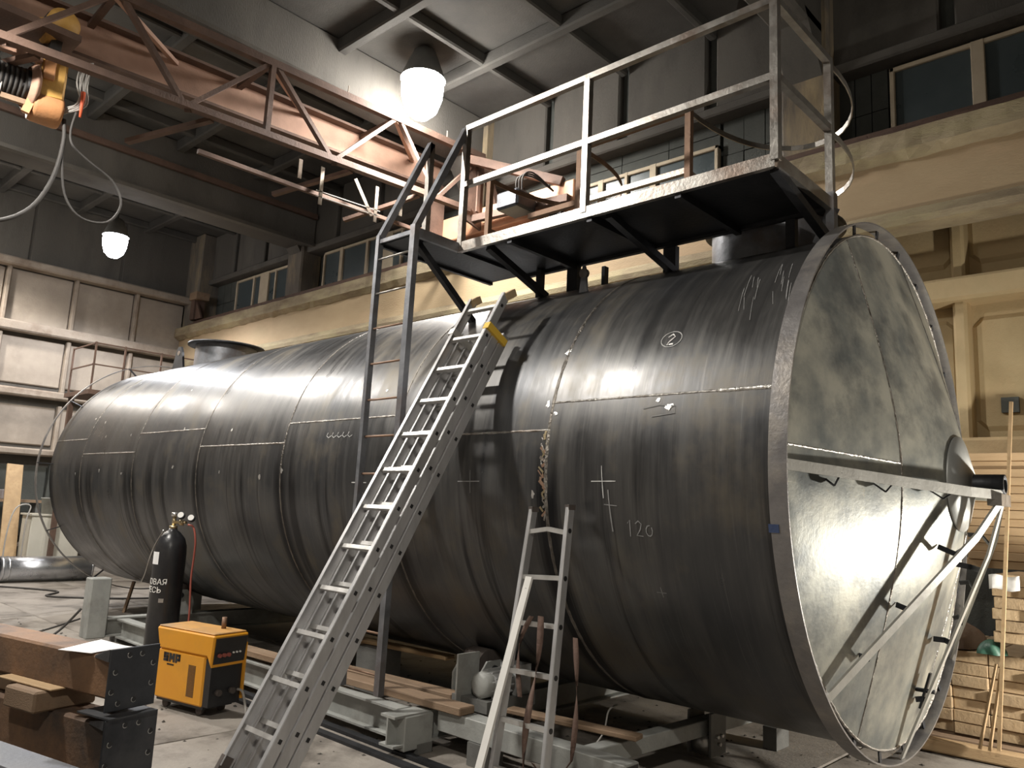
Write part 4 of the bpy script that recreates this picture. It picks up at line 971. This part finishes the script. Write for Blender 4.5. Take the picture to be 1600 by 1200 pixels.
# ------------------------------------------------------------------ overhead crane
def zb(y): return 5.60 + .0445 * (y + 3.5)
def zt(y): return 6.53 + .045 * (y + 2.5)
cr = thing('overhead_crane', 'rust-brown lattice bridge of an overhead crane spanning the hall', 'crane', (-6.9, -2, 5.4))
TX, GX = -6.45, -7.3
def line(mb, x, fz, y0, y1, wd, ht): return mb.bar((x, y0, fz(y0)), (x, y1, fz(y1)), wd, ht)
line(MB(), TX, zt, -9.6, 2.65, .09, .09).build('top_chord', M['rust'], cr)
line(MB(), TX, zb, -9.6, 2.4, .10, .075).build('bottom_chord', M['rust'], cr)
nodesb = [-9.0, -7.2, -5.35, -3.5, -1.78, .08, 1.78]; nodest = [-8.1, -6.3, -4.45, -2.62, -.88, .98, 2.6]
for i in range(7):
    b, t = nodesb[i], nodest[i]
    MB().bar((TX, b - .0, zb(b)), (TX, t, zt(t)), .05, .06, up=(1, 0, 0)).build('diagonal', M['rust'], cr)
    if i < 6: MB().bar((TX, t + .06, zt(t)), (TX, nodesb[i + 1] - .05, zb(nodesb[i + 1])), .05, .07, up=(1, 0, 0)).build('diagonal', M['rust'], cr)
for y in (-6.3, -2.62 - 1.8, -.86, 2.55): MB().bar((TX + .01, y, zb(y)), (TX + .01, y, zt(y)), .07, .06).build('upright', M['rust'], cr)
MB().bar((TX, 2.6, zt(2.6)), (TX + .05, 3.0, 5.95), .1, .09).build('end_brace', M['rust'], cr)
# main plate girder
def gz0(y): return 6.12 + .05 * (y + 2.7)
def gz1(y): return 6.60 + .04 * (y + 2.7)
mb = MB(); mb.add([(GX, -9.6, gz0(-9.6)), (GX, 2.6, gz0(2.6)), (GX, 2.6, gz1(2.6)), (GX, -9.6, gz1(-9.6)), (GX - .02, -9.6, gz0(-9.6)), (GX - .02, 2.6, gz0(2.6)), (GX - .02, 2.6, gz1(2.6)), (GX - .02, -9.6, gz1(-9.6))], [(0, 1, 2, 3), (7, 6, 5, 4), (0, 4, 5, 1), (3, 2, 6, 7)])
mb.build('girder_web', M['web'], cr)
for fz in (gz0, gz1): MB().bar((GX, -9.6, fz(-9.6)), (GX, 2.6, fz(2.6)), .26, .035).build('girder_flange', M['rust'], cr)
# lacing between truss and girder
for i, y in enumerate([-8.1, -6.3, -4.45, -2.62, -.88, .98]):
    MB().bar((TX, y, zt(y)), (GX, y + .05, gz1(y) - .05), .07, .05).build('lacing', M['rust'], cr)
    MB().bar((TX, y, zt(y) - .03), (GX, y + 1.0, gz1(y + 1.0) - .08), .05, .05).build('lacing', M['web'], cr)
for y in (-3.5, -1.78, .08, 1.2):
    MB().bar((TX, y, zb(y) - .05), (GX + .1, y + .6, gz0(y + .6) - .1), .06, .05).build('lacing', M['rust'], cr)
    MB().bar((TX - .05, y + .3, zb(y) - .02), (GX - .2, y - .2, 5.5), .07, .05).build('lacing', M['rust'], cr)
MB().bar((TX - .5, -1.4, 5.45), (TX - .5, 2.3, 5.5), .05, .05).build('tie_bar', M['rust'], cr)
for (y, hl) in ((-.2, .25), (.12, .5), (.62, .42), (.98, .5), (1.4, .3)):
    MB().bar((-6.75, y, zb(y)), (-6.75, y + (.0 if hl != .42 else .3), zb(y) - hl), .05, .012, up=(1, 0, 0)).build('hanger', M['leftrib'], cr)
for k in range(2): MB().bar((-6.75, .05, 5.36 + .07 * k), (-6.75, 1.05, 5.40 + .07 * k), .012, .012).build('conductor_wire', M['greycable'], cr)
# end carriage on the rail
MB().box(-8.3, -4.7, 2.66, 2.92, 5.60, 5.98).build('end_carriage', M['orangeplate'], cr, bevel=.015)
for x in (-8.0, -5.05): MB().cyl((x, 2.70, 5.60), (x, 2.88, 5.60), .11, n=24).build('wheel', M['darksteel'], cr)
for x in (-7.3, -6.45): MB().prism([(2.3, 5.7), (2.66, 5.62), (2.66, 6.5), (2.3, 6.6)], 'x', x - .02, x + .02).build('knee_plate', M['rust'], cr)
MB().bar((-6.45, 2.5, 5.75), (-4.75, 2.62, 5.7), .09, .1).build('carriage_arm', M['rust'], cr); MB().bar((-6.42, 2.3, 6.6), (-4.9, 2.66, 5.98), .1, .12).build('carriage_arm', M['rust'], cr)
dk = MB().box(-5.6, -5.2, 2.1, 2.5, 5.55, 5.8).build('drive_motor', M['darksteel'], cr, bevel=.03)
for k in range(3): MB().tube([(-5.4 + .05 * k, 2.3, 5.8), (-5.3 + .05 * k, 2.2, 5.98), (-5.15, 2.35, 6.0 + .03 * k), (-5.0, 2.6, 5.85)], .012, 6).build('drive_cable', M['cable'], cr)
for (y, h) in ((.2, .1), (.95, .12), (1.9, .1), (2.3, .12)): MB().bar((TX, y, zt(y)), (TX, y, zt(y) + .06 + h), .012, .012).build('pin', M['leftrib'], cr)
# hoist under the girder
ho = thing('electric_hoist', 'yellow and orange electric hoist with black rope drum hanging from the crane', 'hoist', (-6.9, -3.1, 5.2))
HX = -6.9
dr = MB().cyl((HX, -4.3, 5.36), (HX, -3.14, 5.42), .17, n=28).build('rope_drum', M['black'], ho)
for k in range(26): MB().lathe((HX, -4.25 + .042 * k, 5.363 + .002 * k), [(.171, -.012), (.180, 0), (.171, .012)], 24, 'Y').build('rope_turn', M['cable'], dr)
MB().bar((HX + .15, -4.3, 5.60), (HX + .15, -3.1, 5.68), .08, .06).build('frame_bar', M['web'], ho)
MB().bar((HX + .1, -4.3, 5.16), (HX + .1, -3.12, 5.22), .05, .05).build('frame_bar', M['woodold'], ho)
MB().lathe((HX, -3.13, 5.42), [(.2, -.04), (.25, 0), (.25, .02), (.2, .05)], 24, 'Y').build('drum_flange', M['web'], ho)
MB().prism([(-3.11, 5.30), (-2.86, 5.34), (-2.86, 5.78), (-2.93, 5.82), (-3.08, 5.80)], 'x', HX - .16, HX + .16).build('gearbox', M['hoisty'], ho, bevel=.025)
MB().prism([(-3.08, 5.5), (-2.98, 5.5), (-2.98, 5.78), (-3.08, 5.78)], 'x', HX + .16, HX + .2).build('cover_plate', M['hoisto'], ho, bevel=.008)
MB().lathe((HX + .02, -2.98, 5.26), [(.001, -.13), (.15, -.13), (.16, -.1), (.16, .1), (.15, .13), (.001, .13)], 24, 'Y').build('gear_case', M['hoisto'], ho)
MB().bar((HX + .12, -3.1, 5.36), (HX + .1, -3.16, 5.12), .06, .07).build('bracket', M['hoisto'], ho)
mo = MB().lathe((HX, -2.95, 6.17), [(.001, -.22), (.10, -.22), (.145, -.18), (.15, .12), (.12, .17), (.001, .19)], 24, 'X').build('motor', M['hoisty'], ho)
MB().lathe((HX, -2.95, 6.17), [(.152, -.02), (.158, -.02), (.158, .05), (.152, .05)], 24, 'X').build('motor_band', M['cable'], mo)
MB().cyl((HX, -3.12, 6.05), (HX, -3.02, 6.1), .12, n=16).build('brake', M['hoisty'], ho); MB().bar((HX, -2.98, 5.8), (HX, -2.97, 6.05), .1, .1).build('motor_mount', M['cable'], ho)
for x in (HX - .2, HX + .1): MB().bar((x, -3.05, 5.75), (GX + .05 + (x - HX) * .2, -3.0, 6.1), .05, .05).build('trolley_hanger', M['rust'], ho)
MB().box(GX - .1, HX + .2, -4.2, -2.8, 6.0, 6.07).build('trolley_frame', M['rust'], ho)
for k in range(8):
    random.seed(k); y = -2.76 + .012 * k
    MB().tube([(HX + .1 + .02 * k, y, 5.82), (HX + .14, y + random.uniform(-.03, .03), 5.6), (HX + .12, y + random.uniform(-.03, .05), 5.4), (HX + .1, -2.85, 5.3 - .01 * k)], .008, 6).build('control_cable', M['greycable'], ho)
tagp = MB().cyl((HX + .15, -2.70, 5.52), (HX + .15, -2.70, 5.25), .022, .012, 8).build('red_tag', M['red'], ho)
MB().tube([(HX + .12, -2.73, 5.3), (HX + .1, -2.75, 5.1), (HX + .12, -2.72, 4.95), (HX + .1, -2.55, 4.85), (HX + .1, -2.3, 4.72), (HX + .12, -2.2, 4.5), (HX + .1, -2.3, 4.28), (HX + .1, -2.55, 4.25), (HX + .08, -2.72, 4.45), (HX + .1, -2.8, 4.85)], .012, 8).build('hanging_loop', M['cable'], ho)
MB().tube([(HX + .08, -2.82, 5.2), (HX + .1, -2.80, 4.95), (HX + .1, -2.85, 4.55), (HX + .1, -3.0, 4.2), (HX + .1, -3.25, 4.0), (HX + .1, -3.5, 4.0), (HX + .1, -3.9, 4.1)], .02, 8).build('pendant_cable', M['cable'], ho)
MB().tube([(HX + .15, -3.38, 5.5), (HX + .12, -3.42, 5.0), (HX + .1, -3.47, 4.4), (HX + .1, -3.5, 3.9)], .009, 8).build('hoist_rope', M['greycable'], ho)

# ------------------------------------------------------------------ lamps
def light(name, loc, watts, c, r, kind='POINT'):
    ld = bpy.data.lights.new(name, kind); ld.energy = watts; ld.color = c; ld.shadow_soft_size = r
    o = bpy.data.objects.new(name, ld); col.objects.link(o); o.location = loc; return o
def high_bay(key, label, s, strength, ztop=ZC, group=None):
    p, wts, c = LAMPS[key]
    t = thing('high_bay_lamp', label, 'lamp', p, group)
    x, y, z = p
    MB().lathe((x, y, z), [(.24 * s, .10 * s), (.22 * s, .16 * s), (.12 * s, .42 * s), (.07 * s, .46 * s), (.001, .46 * s)], 28).build('housing', M['paintdark'], t)
    MB().lathe((x, y, z), [(.001, -.34 * s), (.09 * s, -.32 * s), (.17 * s, -.24 * s), (.215 * s, -.1 * s), (.225 * s, .03 * s), (.2 * s, .13 * s)], 28).build('glowing_lens', emis('lit_lens_' + key, c, strength), t)
    MB().cyl((x, y, z + .45 * s), (x, y, ztop), .012, n=8).build('hanger_rod', M['darksteel'], t)
    lo = light('lamp_light_' + key, (x, y, z - .42 * s), wts, c, .16, 'SPOT')
    lo.data.spot_size = math.radians(178 if key == 'bridge' else 160); lo.data.spot_blend = .3
    return t
high_bay('bridge', 'large glaring lamp hanging beside the crane bridge', 1.25, 55)
high_bay('far', 'smaller glaring lamp hanging near the far wall', .95, 18)
high_bay('aisle', 'high hall lamp above the aisle beside the front half of the tank', 1, 25, group='hall lamps above the aisle')
high_bay('aisle2', 'high hall lamp above the aisle beside the far half of the tank', 1, 25, group='hall lamps above the aisle')
high_bay('aisle3', 'high hall lamp above the aisle close to the far wall', 1, 25, group='hall lamps above the aisle')
high_bay('added_fill', 'added fill lamp high behind the photographer', 1, 25)  # unseen lamp, added to brighten the upper cone and the yellow wall
p, wts, c = LAMPS['work']
wl_ = thing('work_light', 'tripod work light shining on the conical tank end', 'work light', (p[0], p[1], 0))
for k in range(3):
    a = 2 * PI * k / 3 + .4; MB().bar((p[0], p[1], .35), (p[0] + .35 * math.cos(a), p[1] + .35 * math.sin(a), 0.01), .02, .02).build('leg', M['darksteel'], wl_)
MB().cyl((p[0], p[1], .3), (p[0], p[1], p[2] - .1), .014, n=10).build('pole', M['darksteel'], wl_)
dv = (Vector((-.3, .6, 1.3)) - Vector(p)).normalized(); q = Vector(p)
MB().bar(q - dv * .1, q - dv * .03, .26, .2).build('floodlight_case', M['yellowclip'], wl_)
MB().bar(q - dv * .03, q - dv * .025, .22, .16).build('lit_glass', emis('lit_flood', c, 40), wl_)
so = light('work_light_beam', q, wts, c, .07, 'SPOT'); so.data.spot_size = math.radians(172); so.data.spot_blend = .5
so.rotation_euler = dv.to_track_quat('-Z', 'Y').to_euler()
